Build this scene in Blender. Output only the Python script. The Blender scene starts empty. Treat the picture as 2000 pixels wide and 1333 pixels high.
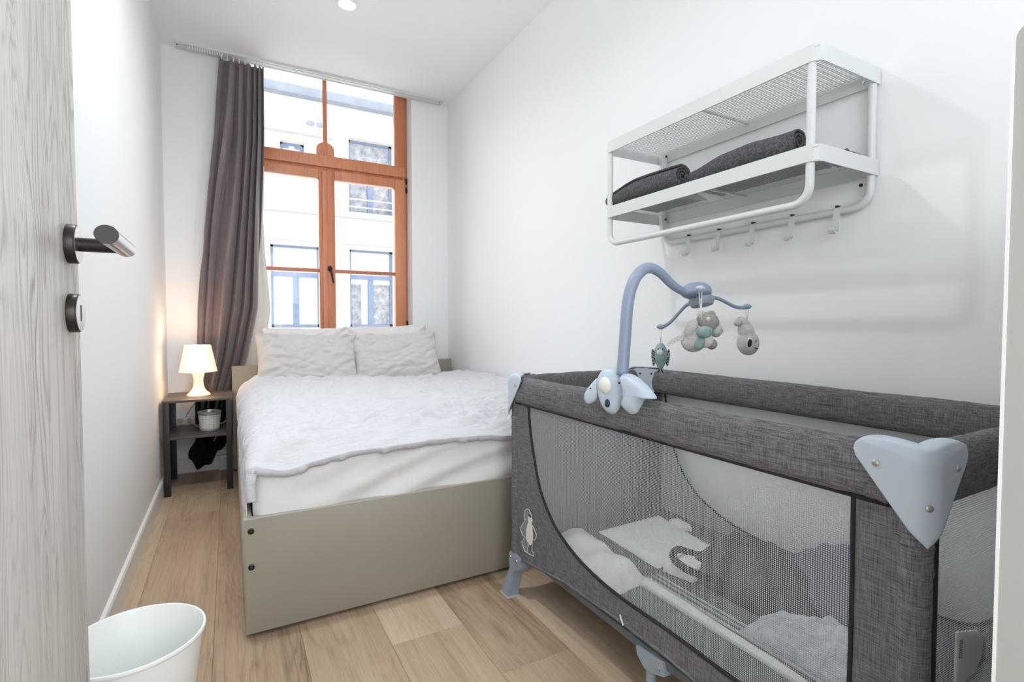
import bpy, bmesh, math, random
from mathutils import Vector, Matrix, noise
random.seed(7)
PI = math.pi
sc = bpy.context.scene
C = sc.collection

# ------------------------------------------------------------------ camera
H = 0.97; FP = 1000.0; YAW = math.radians(28.9); PITCH = math.radians(1.9)
cam_d = bpy.data.cameras.new('camera'); cam = bpy.data.objects.new('camera', cam_d); C.objects.link(cam)
cam_d.sensor_width = 36; cam_d.lens = 36 * FP / 2000; cam_d.clip_start = 0.02
cam.location = (0, 0, H); cam.rotation_euler = (PI / 2 - PITCH, 0, -YAW)
sc.camera = cam

# ------------------------------------------------------------------ world, lights, exposure
sc.view_settings.view_transform = 'Standard'; sc.view_settings.look = 'None'
sc.view_settings.gamma = 1; sc.view_settings.use_curve_mapping = False
sc.view_settings.exposure = 0.27
w = bpy.data.worlds.new('world'); sc.world = w; w.use_nodes = True
bg = w.node_tree.nodes['Background']; bg.inputs[0].default_value = (0.93, 0.965, 1.0, 1); bg.inputs[1].default_value = 2.0

def area(name, loc, rot, sx, sy, power, col=(1, 1, 1), spread=PI):
    d = bpy.data.lights.new(name, 'AREA'); d.shape = 'RECTANGLE'; d.size = sx; d.size_y = sy
    d.energy = power; d.color = col; d.spread = spread
    o = bpy.data.objects.new(name, d); C.objects.link(o); o.location = loc; o.rotation_euler = rot
    return o
# daylight falling in through the window, and an added fill lamp behind the camera
area('window_daylight', (0.66, 4.2, 1.75), (-PI / 2, 0, 0), 1.15, 1.7, 8, (0.93, 0.97, 1.0))
area('rear_fill', (0.40, -1.1, 1.4), (PI / 2, 0, 0), 1.2, 1.4, 15.5, (0.97, 0.985, 1.0))

# ------------------------------------------------------------------ helpers
FW = Vector((math.sin(YAW) * math.cos(PITCH), math.cos(YAW) * math.cos(PITCH), -math.sin(PITCH)))
RT = Vector((math.cos(YAW), -math.sin(YAW), 0)); UP = RT.cross(FW)
def at(px, py, axis, val):
    """where the sight line of a photo pixel meets a real plane of the room"""
    d = FW + RT * (px - 1000) / FP - UP * (py - 666.5) / FP
    i = 'xyz'.index(axis); o = Vector((0, 0, H)); t = (val - o[i]) / d[i]
    return o + d * t

def thing(name, label, cat, loc=(0, 0, 0), group=None, kind=None):
    o = bpy.data.objects.new(name, None); C.objects.link(o); o.location = loc
    o.empty_display_size = 0.05; o['wl'] = list(loc)
    if label: o['label'] = label
    if cat: o['category'] = cat
    if group: o['group'] = group
    if kind: o['kind'] = kind
    return o
def tag(o, label=None, cat=None, group=None, kind=None):
    if label: o['label'] = label
    if cat: o['category'] = cat
    if group: o['group'] = group
    if kind: o['kind'] = kind
    return o
def obj(name, bm, mat, parent=None, smooth=None, label=None, loc=None):
    """bm in world coordinates -> one mesh object"""
    me = bpy.data.meshes.new(name)
    off = Vector(parent['wl']) if parent else Vector(loc or (0, 0, 0))
    if isinstance(bm, tuple):
        vs, fs = bm
        me.from_pydata([tuple(Vector(v) - off) for v in vs], [], fs); me.update()
        b2 = bmesh.new(); b2.from_mesh(me); bmesh.ops.recalc_face_normals(b2, faces=b2.faces); b2.to_mesh(me); b2.free()
    else:
        bmesh.ops.translate(bm, verts=bm.verts, vec=-off)
        bmesh.ops.recalc_face_normals(bm, faces=bm.faces)
        bm.to_mesh(me); bm.free()
    o = bpy.data.objects.new(name, me); C.objects.link(o)
    me.materials.append(mat)
    if parent: o.parent = parent
    else: o.location = off
    o['wl'] = list(off)
    if smooth is not None:
        for p in me.polygons: p.use_smooth = True
        if smooth < 180:
            try: me.set_sharp_from_angle(angle=math.radians(smooth))
            except Exception: pass
    if label: o['label'] = label
    return o
def B(): return bmesh.new()
def box(bm, a, b, bev=0, seg=2):
    r = bmesh.ops.create_cube(bm, size=1); vs = r['verts']
    a, b = Vector(a), Vector(b); c = (a + b) / 2; s = b - a
    for v in vs: v.co = Vector((v.co.x * s.x, v.co.y * s.y, v.co.z * s.z)) + c
    if bev:
        es = list({e for v in vs for e in v.link_edges})
        bmesh.ops.bevel(bm, geom=es, offset=bev, segments=seg, profile=0.5, affect='EDGES')
    return bm
def boxo(name, a, b, mat, parent=None, bev=0, **k):
    return obj(name, box(B(), a, b, bev), mat, parent, 30 if bev else None, **k)
def tube(bm, pts, r, n=12, cap=True):
    pts = [Vector(p) for p in pts]; m = len(pts)
    rr = r if callable(r) else (lambda t: r)
    t0 = (pts[1] - pts[0]).normalized()
    up = Vector((0, 0, 1)) if abs(t0.z) < .9 else Vector((1, 0, 0))
    nrm = (up - t0 * up.dot(t0)).normalized(); prev = t0; rings = []
    for i, p in enumerate(pts):
        if i == 0: t = t0
        elif i == m - 1: t = (pts[-1] - pts[-2]).normalized()
        else: t = ((pts[i + 1] - p).normalized() + (p - pts[i - 1]).normalized()).normalized()
        ax = prev.cross(t)
        if ax.length > 1e-6: nrm = Matrix.Rotation(prev.angle(t), 3, ax.normalized()) @ nrm
        prev = t; bn = t.cross(nrm); q = rr(i / (m - 1))
        rings.append([bm.verts.new(p + (nrm * math.cos(2 * PI * k / n) + bn * math.sin(2 * PI * k / n)) * q) for k in range(n)])
    for a, b in zip(rings, rings[1:]):
        for k in range(n): bm.faces.new((a[k], a[(k + 1) % n], b[(k + 1) % n], b[k]))
    if cap: bm.faces.new(rings[0][::-1]); bm.faces.new(rings[-1])
    return bm
def arcpts(c, r, a0, a1, n, u, v):
    c, u, v = Vector(c), Vector(u), Vector(v)
    return [c + u * r * math.cos(math.radians(a0 + (a1 - a0) * i / n)) + v * r * math.sin(math.radians(a0 + (a1 - a0) * i / n)) for i in range(n + 1)]
def lathe(bm, prof, c, n=32, axis=(0, 0, 1), capb=True, capt=True):
    c = Vector(c); z = Vector(axis).normalized()
    x = (Vector((1, 0, 0)) if abs(z.x) < .9 else Vector((0, 1, 0))); x = (x - z * x.dot(z)).normalized(); y = z.cross(x); rings = []
    for r, h in prof:
        rings.append([bm.verts.new(c + z * h + (x * math.cos(2 * PI * k / n) + y * math.sin(2 * PI * k / n)) * max(r, 1e-5)) for k in range(n)])
    for a, b in zip(rings, rings[1:]):
        for k in range(n): bm.faces.new((a[k], a[(k + 1) % n], b[(k + 1) % n], b[k]))
    if capb: bm.faces.new(rings[0][::-1])
    if capt: bm.faces.new(rings[-1])
    return bm
def prism(bm, poly, off, depth, f):
    """poly 2D outline, f(u,v,w)->Vector, extruded from w=off to off+depth"""
    a = [bm.verts.new(f(u, v, off)) for u, v in poly]; b = [bm.verts.new(f(u, v, off + depth)) for u, v in poly]
    fa = [bm.faces.new(a), bm.faces.new(b[::-1])]
    for i in range(len(a)):
        j = (i + 1) % len(a); bm.faces.new((a[j], a[i], b[i], b[j]))
    for q_ in fa: q_.normal_update()
    bmesh.ops.triangulate(bm, faces=fa)
    return bm
def catmull(pts, n=8, closed=False):
    P = [Vector(p) for p in pts]; out = []; m = len(P)
    rng = range(m if closed else m - 1)
    for i in rng:
        p0 = P[(i - 1) % m] if closed or i > 0 else P[0]; p1 = P[i]; p2 = P[(i + 1) % m]
        p3 = P[(i + 2) % m] if closed or i + 2 < m else P[-1]
        for k in range(n):
            t = k / n
            out.append(0.5 * ((2 * p1) + (p2 - p0) * t + (2 * p0 - 5 * p1 + 4 * p2 - p3) * t * t + (3 * p1 - p0 - 3 * p2 + p3) * t ** 3))
    if not closed: out.append(P[-1])
    return out
def ellipsoid(bm, c, r, seg=20, rings=12, rot=None, fn=None):
    q = bmesh.ops.create_uvsphere(bm, u_segments=seg, v_segments=rings, radius=1)['verts']
    M = rot or Matrix.Identity(3)
    for v in q:
        p = v.co.copy()
        if fn: p = fn(p)
        v.co = M @ Vector((p.x * r[0], p.y * r[1], p.z * r[2])) + Vector(c)
    return bm
def grid(nu, nv, f, closeu=False):
    vs = []; fs = []
    for j in range(nv + 1):
        for i in range(nu + 1): vs.append(f(i / nu, j / nv))
    for j in range(nv):
        for i in range(nu):
            a = j * (nu + 1) + i; fs.append((a, a + 1, a + nu + 2, a + nu + 1))
    return vs, fs
def solid(o, t, offset=0):
    m = o.modifiers.new('thick', 'SOLIDIFY'); m.thickness = t; m.offset = offset; return o
def N(x, y=0, z=0): return noise.noise(Vector((x, y, z)))
def lerp(tab, t):
    for (a, x), (b, y) in zip(tab, tab[1:]):
        if t <= b or (b, y) == tab[-1]:
            k = min(1, max(0, (t - a) / (b - a))); return x + (y - x) * k
def sm(a, b, t):
    k = min(1, max(0, (t - a) / (b - a))); return k * k * (3 - 2 * k)

# ------------------------------------------------------------------ materials
def lin(c): return tuple(((x / 255) / 12.92 if x / 255 <= .04045 else ((x / 255 + .055) / 1.055) ** 2.4) for x in c) + (1,)
class M:
    def __init__(s, name, col=(200, 200, 200), rough=.6, metal=0, spec=.5):
        s.m = bpy.data.materials.new(name); s.m.use_nodes = True; s.nt = s.m.node_tree; s.n = s.nt.nodes
        s.p = s.n['Principled BSDF']; s.out = s.n['Material Output']
        s.p.inputs['Base Color'].default_value = lin(col); s.p.inputs['Roughness'].default_value = rough
        s.p.inputs['Metallic'].default_value = metal; s.p.inputs['Specular IOR Level'].default_value = spec
        s.tc = s.n.new('ShaderNodeTexCoord')
    def new(s, t, **k):
        nd = s.n.new(t)
        for a, b in k.items(): setattr(nd, a, b)
        return nd
    def link(s, a, b): s.nt.links.new(a, b)
    def coords(s, scale=(1, 1, 1), src='Object', rot=(0, 0, 0)):
        mp = s.new('ShaderNodeMapping'); mp.inputs['Scale'].default_value = scale; mp.inputs['Rotation'].default_value = rot
        s.link(s.tc.outputs[src], mp.inputs[0]); return mp.outputs[0]
    def noise(s, co, scale, detail=3, rough=.5, dist=0):
        nd = s.new('ShaderNodeTexNoise'); nd.inputs['Scale'].default_value = scale; nd.inputs['Detail'].default_value = detail
        nd.inputs['Roughness'].default_value = rough; nd.inputs['Distortion'].default_value = dist
        s.link(co, nd.inputs['Vector']); return nd.outputs['Fac']
    def math(s, op, a, b=None, c=None):
        nd = s.new('ShaderNodeMath', operation=op)
        for i, x in enumerate((a, b, c)):
            if x is None: continue
            if isinstance(x, (int, float)): nd.inputs[i].default_value = x
            else: s.link(x, nd.inputs[i])
        return nd.outputs[0]
    def ramp(s, fac, stops):
        nd = s.new('ShaderNodeValToRGB'); cr = nd.color_ramp
        while len(cr.elements) < len(stops): cr.elements.new(.5)
        for e, (p, c) in zip(cr.elements, stops): e.position = p; e.color = lin(c)
        s.link(fac, nd.inputs[0]); return nd.outputs[0]
    def mix(s, fac, a, b, mode='MIX'):
        nd = s.new('ShaderNodeMix', data_type='RGBA', blend_type=mode)
        for i, x in ((0, fac), (6, a), (7, b)):
            if isinstance(x, (int, float)): nd.inputs[i].default_value = x
            elif isinstance(x, tuple): nd.inputs[i].default_value = x
            else: s.link(x, nd.inputs[i])
        return nd.outputs[2]
    def col(s, c): s.link(c, s.p.inputs['Base Color']); return s
    def bump(s, h, st=.3, d=.002):
        nd = s.new('ShaderNodeBump'); nd.inputs['Strength'].default_value = st; nd.inputs['Distance'].default_value = d
        s.link(h, nd.inputs['Height']); s.link(nd.outputs[0], s.p.inputs['Normal']); return s

def mottled(name, col, rough=.6, amt=6, scale=6, bump=.1, bscale=150, d=.001, **k):
    m = M(name, col, rough, **k); n = m.noise(m.coords(), scale, 4)
    m.col(m.ramp(n, [(.3, tuple(max(0, c - amt) for c in col)), (.7, tuple(min(255, c + amt) for c in col))]))
    if bump: m.bump(m.noise(m.coords(), bscale, 3), bump, d)
    return m.m
paint = mottled('white_wall_paint', (244, 246, 247), .75, 1, 2, .12, 220, .0006)
ceilpaint = mottled('white_ceiling_paint', (244, 246, 247), .8, 1, 2, .06, 200, .0005)
white_lac = mottled('white_lacquer', (236, 237, 236), .4, 2, 4, 0)
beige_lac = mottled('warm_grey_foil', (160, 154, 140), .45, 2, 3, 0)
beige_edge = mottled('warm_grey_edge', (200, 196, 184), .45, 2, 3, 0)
black_plastic = mottled('black_plastic', (28, 26, 26), .4, 4, 20, 0)
darkmetal = M('dark_bronze_metal', (52, 48, 46), .35, .6).m
facegrey = M('satin_rosette_face', (150, 146, 150), .28, .9).m
white_metal = mottled('white_powder_coat', (218, 222, 222), .38, 2, 5, .05, 400, .0003)
blue_plastic = mottled('pale_blue_plastic', (194, 206, 220), .35, 3, 6, 0)
blue_arm = mottled('dusty_blue_plastic', (146, 160, 184), .35, 3, 6, 0)
blue_pale = mottled('light_ice_blue_plastic', (196, 211, 226), .33, 3, 6, 0)
bluegrey = mottled('blue_grey_foot_plastic', (148, 160, 172), .4, 4, 8, 0)
milk = M('milky_white_button', (238, 238, 233), .25).m
navy = M('navy_plastic', (40, 50, 72), .3).m
steel = M('screw_steel', (190, 192, 195), .3, 1).m
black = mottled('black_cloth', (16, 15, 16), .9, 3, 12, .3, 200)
blackpipe = mottled('black_piping', (34, 34, 38), .8, 4, 30, .3, 300)
tablem = mottled('black_brown_table_foil', (42, 43, 45), .45, 5, 10, .15, 120, .0005)
table_top_m = mottled('dark_table_top_foil', (84, 78, 76), .42, 5, 10, .15, 120, .0005)
cable = M('white_cable', (215, 208, 198), .5).m
towelw = mottled('dark_terry', (96, 96, 100), .95, 26, 160, 1.0, 330, .008)
towelin = mottled('dark_terry_inside', (60, 58, 60), .95, 8, 100, .6, 300, .003)
teal = mottled('teal_plush', (150, 178, 177), .95, 14, 60, .8, 400, .003)
plush = mottled('grey_plush', (210, 208, 206), .98, 10, 70, .9, 380, .004)
plushd = mottled('dark_grey_plush', (168, 163, 160), .98, 14, 70, .9, 380, .004)
plushw = mottled('white_plush', (232, 230, 226), .98, 6, 70, .9, 380, .004)
ribbon = mottled('printed_ribbon', (212, 208, 200), .8, 30, 260, 0)
nose = M('black_felt', (34, 34, 38), .8).m
stringm = M('white_cord', (240, 240, 236), .7).m
binm = mottled('white_bin_plastic', (246, 250, 248), .4, 2, 4, 0)
sticker = M('white_label', (238, 238, 234), .6).m
ink = M('grey_ink', (70, 72, 76), .7).m
sheetw = mottled('white_jersey_sheet', (238, 238, 239), .85, 2, 6, .25, 40, .004)
cotton_light = mottled('white_muslin', (236, 238, 238), .9, 3, 8, .4, 30, .004)
greybag = mottled('slate_nylon', (62, 66, 72), .8, 10, 8, .5, 30, .004)
lilac = mottled('lilac_grey_fleece', (104, 106, 120), .95, 10, 10, .6, 60, .004)
fluffy = mottled('pale_blue_fluffy_towel', (206, 212, 222), .97, 18, 60, 1.0, 200, .006)
matgrey = mottled('slate_mattress_cloth', (100, 106, 110), .9, 6, 30, .4, 120, .002)
matlight = mottled('light_grey_webbing', (196, 200, 202), .9, 5, 60, .4, 200, .002)

def duvet_m():
    m = M('white_washed_cotton', (220, 221, 226), .85)
    a = m.noise(m.coords((4, 14, 8)), 5, 5, .6, .6); b = m.noise(m.coords(), 900, 2)
    m.bump(m.math('ADD', a, m.math('MULTIPLY', b, .08)), .5, .014)
    m.p.inputs['Sheen Weight'].default_value = .15; return m.m
duvet_mat = duvet_m()
def pillow_m(name, c):
    m = M(name, c, .85); a = m.noise(m.coords((3, 3, 5)), 4, 4, .55, 1.6)
    m.bump(a, .35, .012); return m.m
pillow_mat = pillow_m('grey_white_pillowcase', (208, 206, 203)); pillow_white = pillow_m('white_pillowcase', (232, 231, 229))
def curtain_m():
    m = M('taupe_satin_curtain', (122, 110, 112), .36, spec=.45)
    n = m.noise(m.coords((300, 300, 3)), 1, 2)
    m.col(m.ramp(n, [(.3, (116, 104, 106)), (.7, (130, 118, 120))])); m.bump(m.noise(m.coords(), 500, 2), .1, .001)
    m.p.inputs['Sheen Weight'].default_value = .3; return m.m
curtain_mat = curtain_m()
lining_m = mottled('cream_lining', (226, 222, 214), .8, 3, 10, .2, 60)
def wood(name, stops, scale, ringk, rough=.45, bump=.15, axis='Y', fibre=.35, spec=.4, ringamt=.12, knots=0, rand=.2):
    """long grain along Y (or Z); each object gets its own part of the tree through its random value"""
    m = M(name, (150, 130, 110), rough, spec=spec)
    oi = m.new('ShaderNodeObjectInfo')
    off = m.new('ShaderNodeCombineXYZ')
    for i in range(3): m.link(m.math('MULTIPLY', oi.outputs['Random'], (37, 91, 53)[i]), off.inputs[i])
    add = m.new('ShaderNodeVectorMath', operation='ADD'); m.link(m.tc.outputs['Object'], add.inputs[0]); m.link(off.outputs[0], add.inputs[1])
    def cc(s):
        mp = m.new('ShaderNodeMapping'); mp.inputs['Scale'].default_value = s; m.link(add.outputs[0], mp.inputs[0]); return mp.outputs[0]
    L = (lambda a, b: (a, b, a)) if axis == 'Y' else (lambda a, b: (a, a, b))
    big = m.noise(cc(L(scale, scale * .13)), 1, 2, .45, .25)
    wob = m.noise(cc(L(60, 7)), 1, 2)
    big = m.math('ADD', big, m.math('MULTIPLY', wob, .035))
    dark = None
    if knots:
        vo = m.new('ShaderNodeTexVoronoi'); vo.inputs['Scale'].default_value = 1; m.link(cc(L(5.2, 1.5)), vo.inputs['Vector'])
        d = vo.outputs['Distance']
        k1 = m.math('MAXIMUM', m.math('SUBTRACT', 1, m.math('MULTIPLY', d, 2.6)), 0)
        big = m.math('ADD', big, m.math('MULTIPLY', m.math('POWER', k1, 2), .42 * knots))
        dark = m.math('POWER', m.math('MAXIMUM', m.math('SUBTRACT', 1, m.math('MULTIPLY', d, 7)), 0), 1.0)
    ring = m.math('MULTIPLY_ADD', m.math('SINE', m.math('MULTIPLY', big, ringk)), .5, .5)
    ring = m.math('POWER', ring, 3)
    mod = m.noise(cc(L(7, 1.5)), 1, 2); ring = m.math('MULTIPLY', ring, m.math('MULTIPLY', m.math('MAXIMUM', m.math('SUBTRACT', mod, .32), 0), 3))
    fib = m.noise(cc(L(330, 7)), 1, 4, .7)
    fib2 = m.noise(cc(L(70, 2.2)), 1, 3, .6)
    pat = m.noise(cc(L(9, 1.6)), 1, 3)
    t = m.math('ADD', m.math('MULTIPLY', ring, -ringamt), m.math('ADD', m.math('MULTIPLY', fib, fibre), m.math('MULTIPLY', pat, .30)))
    t = m.math('ADD', t, m.math('MULTIPLY', fib2, .25))
    if dark is not None: t = m.math('SUBTRACT', t, m.math('MULTIPLY', dark, .22 * knots))
    t = m.math('ADD', t, m.math('MULTIPLY', m.math('SUBTRACT', oi.outputs['Random'], .5), rand))
    c = m.ramp(t, stops); m.col(c)
    m.bump(m.math('ADD', m.math('MULTIPLY', ring, -.5), fib), bump, .0015)
    return m.m
floor_wood = wood('oak_vinyl_plank', [(.16, (124, 100, 77)), (.34, (174, 151, 127)), (.48, (194, 171, 145)), (.66, (216, 196, 171))], 8, 85, .42, .2, knots=.7, rand=.26, ringamt=.09)
door_wood = wood('grey_washed_oak', [(.14, (124, 117, 108)), (.30, (190, 185, 178)), (.45, (226, 223, 219)), (.7, (244, 243, 240))], 12, 160, .5, .5, 'Z', .34, ringamt=.2, rand=0)
frame_wood = wood('varnished_pine_red', [(.05, (152, 86, 54)), (.3, (196, 120, 84)), (.5, (216, 144, 106)), (.75, (230, 166, 130))], 9, 90, .35, .1, 'Z', .3, .5, ringamt=.08)
frame_wood_h = frame_wood
def melange(name, dark, light, a=(14, 700, 14), b=(700, 14, 300)):
    m = M(name, dark, .92)
    n1 = m.noise(m.coords((700, 22, 22)), 1, 3, .6); n2 = m.noise(m.coords((60, 26, 600)), 1, 3, .6); n3 = m.noise(m.coords((600, 500, 26)), 1, 2)
    t = m.math('ADD', m.math('MULTIPLY', n2, .6), m.math('MULTIPLY', n3, .4))
    m.col(m.ramp(t, [(.36, dark), (.62, light)])); m.bump(t, .5, .0012); return m.m
crib_cloth = melange('charcoal_melange_cloth', (70, 69, 72), (132, 131, 134))
crib_end_cloth = melange('mid_grey_crib_cloth', (122, 124, 130), (150, 152, 158))
def net():
    m = M('fine_white_net', (236, 239, 240), .8); sep = m.new('ShaderNodeSeparateXYZ'); m.link(m.tc.outputs['Object'], sep.inputs[0])
    u = m.math('ADD', sep.outputs[0], sep.outputs[1]); v = sep.outputs[2]; k = 2 * PI / .0042
    a = m.math('COSINE', m.math('MULTIPLY', u, k)); b = m.math('COSINE', m.math('MULTIPLY', v, k * 1.1))
    s = m.math('ADD', a, m.math('MULTIPLY', b, 1.0))
    hole = m.math('GREATER_THAN', s, -.38)
    tr = m.new('ShaderNodeBsdfTransparent'); mx = m.new('ShaderNodeMixShader')
    tl = m.new('ShaderNodeBsdfTranslucent'); tl.inputs[0].default_value = lin((236, 239, 240)); th = m.new('ShaderNodeMixShader'); th.inputs[0].default_value = .45
    m.link(m.p.outputs[0], th.inputs[1]); m.link(tl.outputs[0], th.inputs[2])
    m.link(hole, mx.inputs[0]); m.link(th.outputs[0], mx.inputs[1]); m.link(tr.outputs[0], mx.inputs[2]); m.link(mx.outputs[0], m.out.inputs[0])
    return m.m
net_mat = net()
def glass():
    m = M('window_glass', (255, 255, 255), .02); tr = m.new('ShaderNodeBsdfTransparent'); gl = m.new('ShaderNodeBsdfGlossy'); gl.inputs['Roughness'].default_value = .02
    fr = m.new('ShaderNodeFresnel'); fr.inputs[0].default_value = 1.3; mx = m.new('ShaderNodeMixShader')
    m.link(fr.outputs[0], mx.inputs[0]); m.link(tr.outputs[0], mx.inputs[1]); m.link(gl.outputs[0], mx.inputs[2]); m.link(mx.outputs[0], m.out.inputs[0]); return m.m
glass_m = glass()
def emit(name, col, st):
    m = M(name, col, .5); m.p.inputs['Emission Color'].default_value = lin(col); m.p.inputs['Emission Strength'].default_value = st; return m.m

# ------------------------------------------------------------------ the room
XL, XR, YB, YN, ZC = -0.35, 1.57, 3.93, -0.75, 2.73
def struct(name, bm, mat, **k): return tag(obj(name, bm, mat, **k), kind='structure')
struct('wall_left', box(B(), (XL - .12, YN, -.05), (XL, YB + .3, ZC + .30)), paint)
struct('wall_right', box(B(), (XR, YN, -.05), (XR + .12, YB + .3, ZC + .30)), paint)
struct('ceiling', box(B(), (XL, YN, ZC), (XR, YB, ZC + .30)), ceilpaint)
bm = B(); box(bm, (XL, YN - .1, -.05), (-.25, YN, ZC)); box(bm, (1.1, YN - .1, -.05), (XR, YN, ZC)); box(bm, (-.25, YN - .1, 2.1), (1.1, YN, ZC))
struct('wall_front', bm, paint)
WX0, WX1, WZ0 = 0.03, 1.272, 0.62                                   # window opening
bm = B()
box(bm, (XL, YB, -.05), (WX0, YB + .3, 3.03)); box(bm, (WX1, YB, -.05), (XR, YB + .3, 3.03)); box(bm, (XL, YB, 3.03), (XR, YB + .3, 3.15)); box(bm, (WX0, YB, -.05), (WX1, YB + .3, WZ0))
struct('wall_back', bm, paint)
bb = B()
prof = [(0, 0), (.014, 0), (.014, .084), (.010, .092), (0, .094)]
prism(bb, prof, YN, YB - YN, lambda u, v, w: Vector((XL + u, w, v)))
struct('baseboard_left', bb, white_lac)
bb = B(); prism(bb, prof, XL + .014, XR - .014 - XL - .014, lambda u, v, w: Vector((w, YB - u, v)))
struct('baseboard_back', bb, white_lac)
bb = B(); prism(bb, prof, .3, YB - .3, lambda u, v, w: Vector((XR - u, w, v)))
struct('baseboard_right', bb, white_lac)
# floor: dark joint bed with every plank its own piece
fl = struct('floor', box(B(), (XL, YN, -.05), (XR, YB + .02, -.0035)), mottled('dark_floor_joint', (136, 116, 94), .8, 4, 10, 0))
rows = [-.523, -.29, -.057, .181, .415, .646, .875, 1.11, 1.343, 1.58]
ends = [2.6, 3.05, 2.33, 1.95, 1.50, 1.23, 2.05, 1.7, 2.4]
cache = {}
def plank(x0, x1, y0, y1):
    wd, ln = round(x1 - x0, 3), round(y1 - y0, 3)
    if (wd, ln) not in cache:
        b = box(B(), (-wd / 2 + .0003, -ln / 2 + .0003, -.0036), (wd / 2 - .0003, ln / 2 - .0003, 0))
        es = [e for e in b.edges if all(v.co.z > -.001 for v in e.verts)]
        bmesh.ops.bevel(b, geom=es, offset=.0008, segments=1, affect='EDGES')
        me = bpy.data.meshes.new('plank'); b.to_mesh(me); b.free(); me.materials.append(floor_wood); cache[(wd, ln)] = me
    o = bpy.data.objects.new('plank', cache[(wd, ln)]); C.objects.link(o); o.parent = fl; o.location = ((x0 + x1) / 2, (y0 + y1) / 2, 0)
for i in range(len(rows) - 1):
    x0, x1 = max(rows[i], XL), min(rows[i + 1], XR); L = 1.32
    y = ends[i]
    while y > YN: y -= L
    while y < YB:
        a, b2 = max(y, YN), min(y + L, YB)
        if b2 - a > .02: plank(x0, x1, a, b2)
        y += L

# ------------------------------------------------------------------ window
win = thing('window_1', None, None, (0.65, 4.05, WZ0), kind='structure')
FY0, FY1 = 4.045, 4.10
def wb(name, a, b, bev=.004, mat=frame_wood, parent=win): return boxo(name, a, b, mat, parent, bev)
for n, a, b in (('frame_stile', (WX0, FY0 + .01, WZ0), (.075, FY1 + .02, 3.03)), ('frame_stile', (1.232, FY0 + .01, WZ0), (WX1, FY1 + .02, 3.03)),
                ('frame_head', (WX0, FY0 + .01, 2.97), (WX1, FY1 + .02, 3.03)), ('frame_sill', (WX0, FY0, WZ0), (WX1, FY1 + .02, .68)),
                ('transom', (.075, FY0 + .022, 2.115), (1.232, FY1 + .02, 2.15))): wb(n, a, b, .003)
# fanlight sash
f1 = wb('fanlight_sash', (.075, FY0, 2.142), (1.256, FY1 - .01, 2.226))
for a, b in (((1.172, FY0, 2.226), (1.256, FY1 - .01, 2.98)), ((.05, FY0, 2.226), (.14, FY1 - .01, 2.98)), ((.14, FY0, 2.90), (1.172, FY1 - .01, 2.98))):
    wb('fanlight_rail', a, b)
wb('fanlight_bar', (.634, FY0 + .012, 2.226), (.664, FY1 - .02, 2.90), .004)
pad = [(.586, 2.22), (.712, 2.22), (.712, 2.275)] + [(.649 + .063 * math.cos(t), 2.275 + .05 * math.sin(t)) for t in [PI * k / 12 for k in range(1, 12)]] + [(.586, 2.275)]
obj('bar_foot_block', prism(B(), pad, FY0 + .014, .03, lambda u, v, w_: Vector((u, w_, v))), frame_wood, win)
# two sashes
for (x0, x1, s0, s1) in ((.05, .652, .09, .055), (.652, 1.256, .058, .086)):
    d = -.006 if x0 > .5 else 0
    for a, b in (((x0, FY0 + d, .68), (x0 + s0, FY1, 2.118)), ((x1 - s1, FY0 + d, .68), (x1, FY1, 2.118)),
                 ((x0 + s0, FY0 + d + .001, 2.052), (x1 - s1, FY1, 2.118)), ((x0 + s0, FY0 + d + .001, .68), (x1 - s1, FY1, .78))):
        wb('sash_rail' if b[0] - a[0] > .2 else 'sash_stile', a, b)
    wb('glazing_bar', (x0 + s0, FY0 + .014, 1.357), (x1 - s1, FY1 - .014, 1.384), .005)
wb('meeting_strip', (.618, FY0 - .014, .69), (.655, FY0, 2.108), .005)
# glass
boxo('pane', (.14, 4.075, 2.22), (1.175, 4.079, 2.905), glass_m, win)
for x0, x1 in ((.13, .60), (.705, 1.175)):
    for z0, z1 in ((.775, 1.36), (1.38, 2.056)): boxo('pane', (x0, 4.075, z0), (x1, 4.079, z1), glass_m, win)
# handle
hd = obj('window_handle', lathe(B(), [(.019, 0), (.019, .006), (.012, .012)], (.668, FY0 - .006, 1.385), 20, (0, -1, 0)), darkmetal, win, 40)
obj('lever', tube(B(), catmull([(.668, 4.028, 1.385), (.669, 4.005, 1.378), (.676, 3.998, 1.34), (.688, 3.997, 1.275)], 5), lambda t: .0095 - .003 * t, 10), darkmetal, hd, 50)
for z in (2.02, 2.09, .95): boxo('hinge', (1.252, FY0 - .01, z), (1.268, FY0 + .012, z + .045), darkmetal, win, .003)
# white inner sill board
tag(boxo('trim_1', (WX0, YB - .02, WZ0 - .03), (WX1, 4.05, WZ0), white_lac, None, .003), kind='structure')

# curtain track on the ceiling with gliders
rail = thing('curtain_rail', 'white double curtain track fixed to the ceiling above the window', 'curtain rail', (.62, 3.885, 2.73))
bm = B(); prism(bm, [(-.045, 0), (-.045, -.012), (-.030, -.012), (-.030, -.004), (-.022, -.004), (-.022, -.012), (.016, -.012), (.016, -.004), (.024, -.004), (.024, -.012), (.04, -.012), (.04, 0)],
                -.265, 1.765, lambda u, v, w_: Vector((w_, 3.88 + u, 2.73 + v)))
obj('track', bm, white_metal, rail)
for x in (-.267, 1.500): boxo('end_cap', (x, 3.834, 2.716), (x + .006, 3.922, 2.73), white_metal, rail, .001)
for x, y in ((-.258, 3.86), (1.478, 3.86)): obj('end_screw', lathe(B(), [(.005, 0), (.005, .002)], (x, y, 2.716), 10, (0, 0, -1)), darkmetal, rail)
for k in range(15):
    x = -.205 + k * .0135
    b = box(B(), (x, 3.846, 2.700), (x + .006, 3.862, 2.722), .001, 1); obj('glider', b, white_lac, rail)

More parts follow.
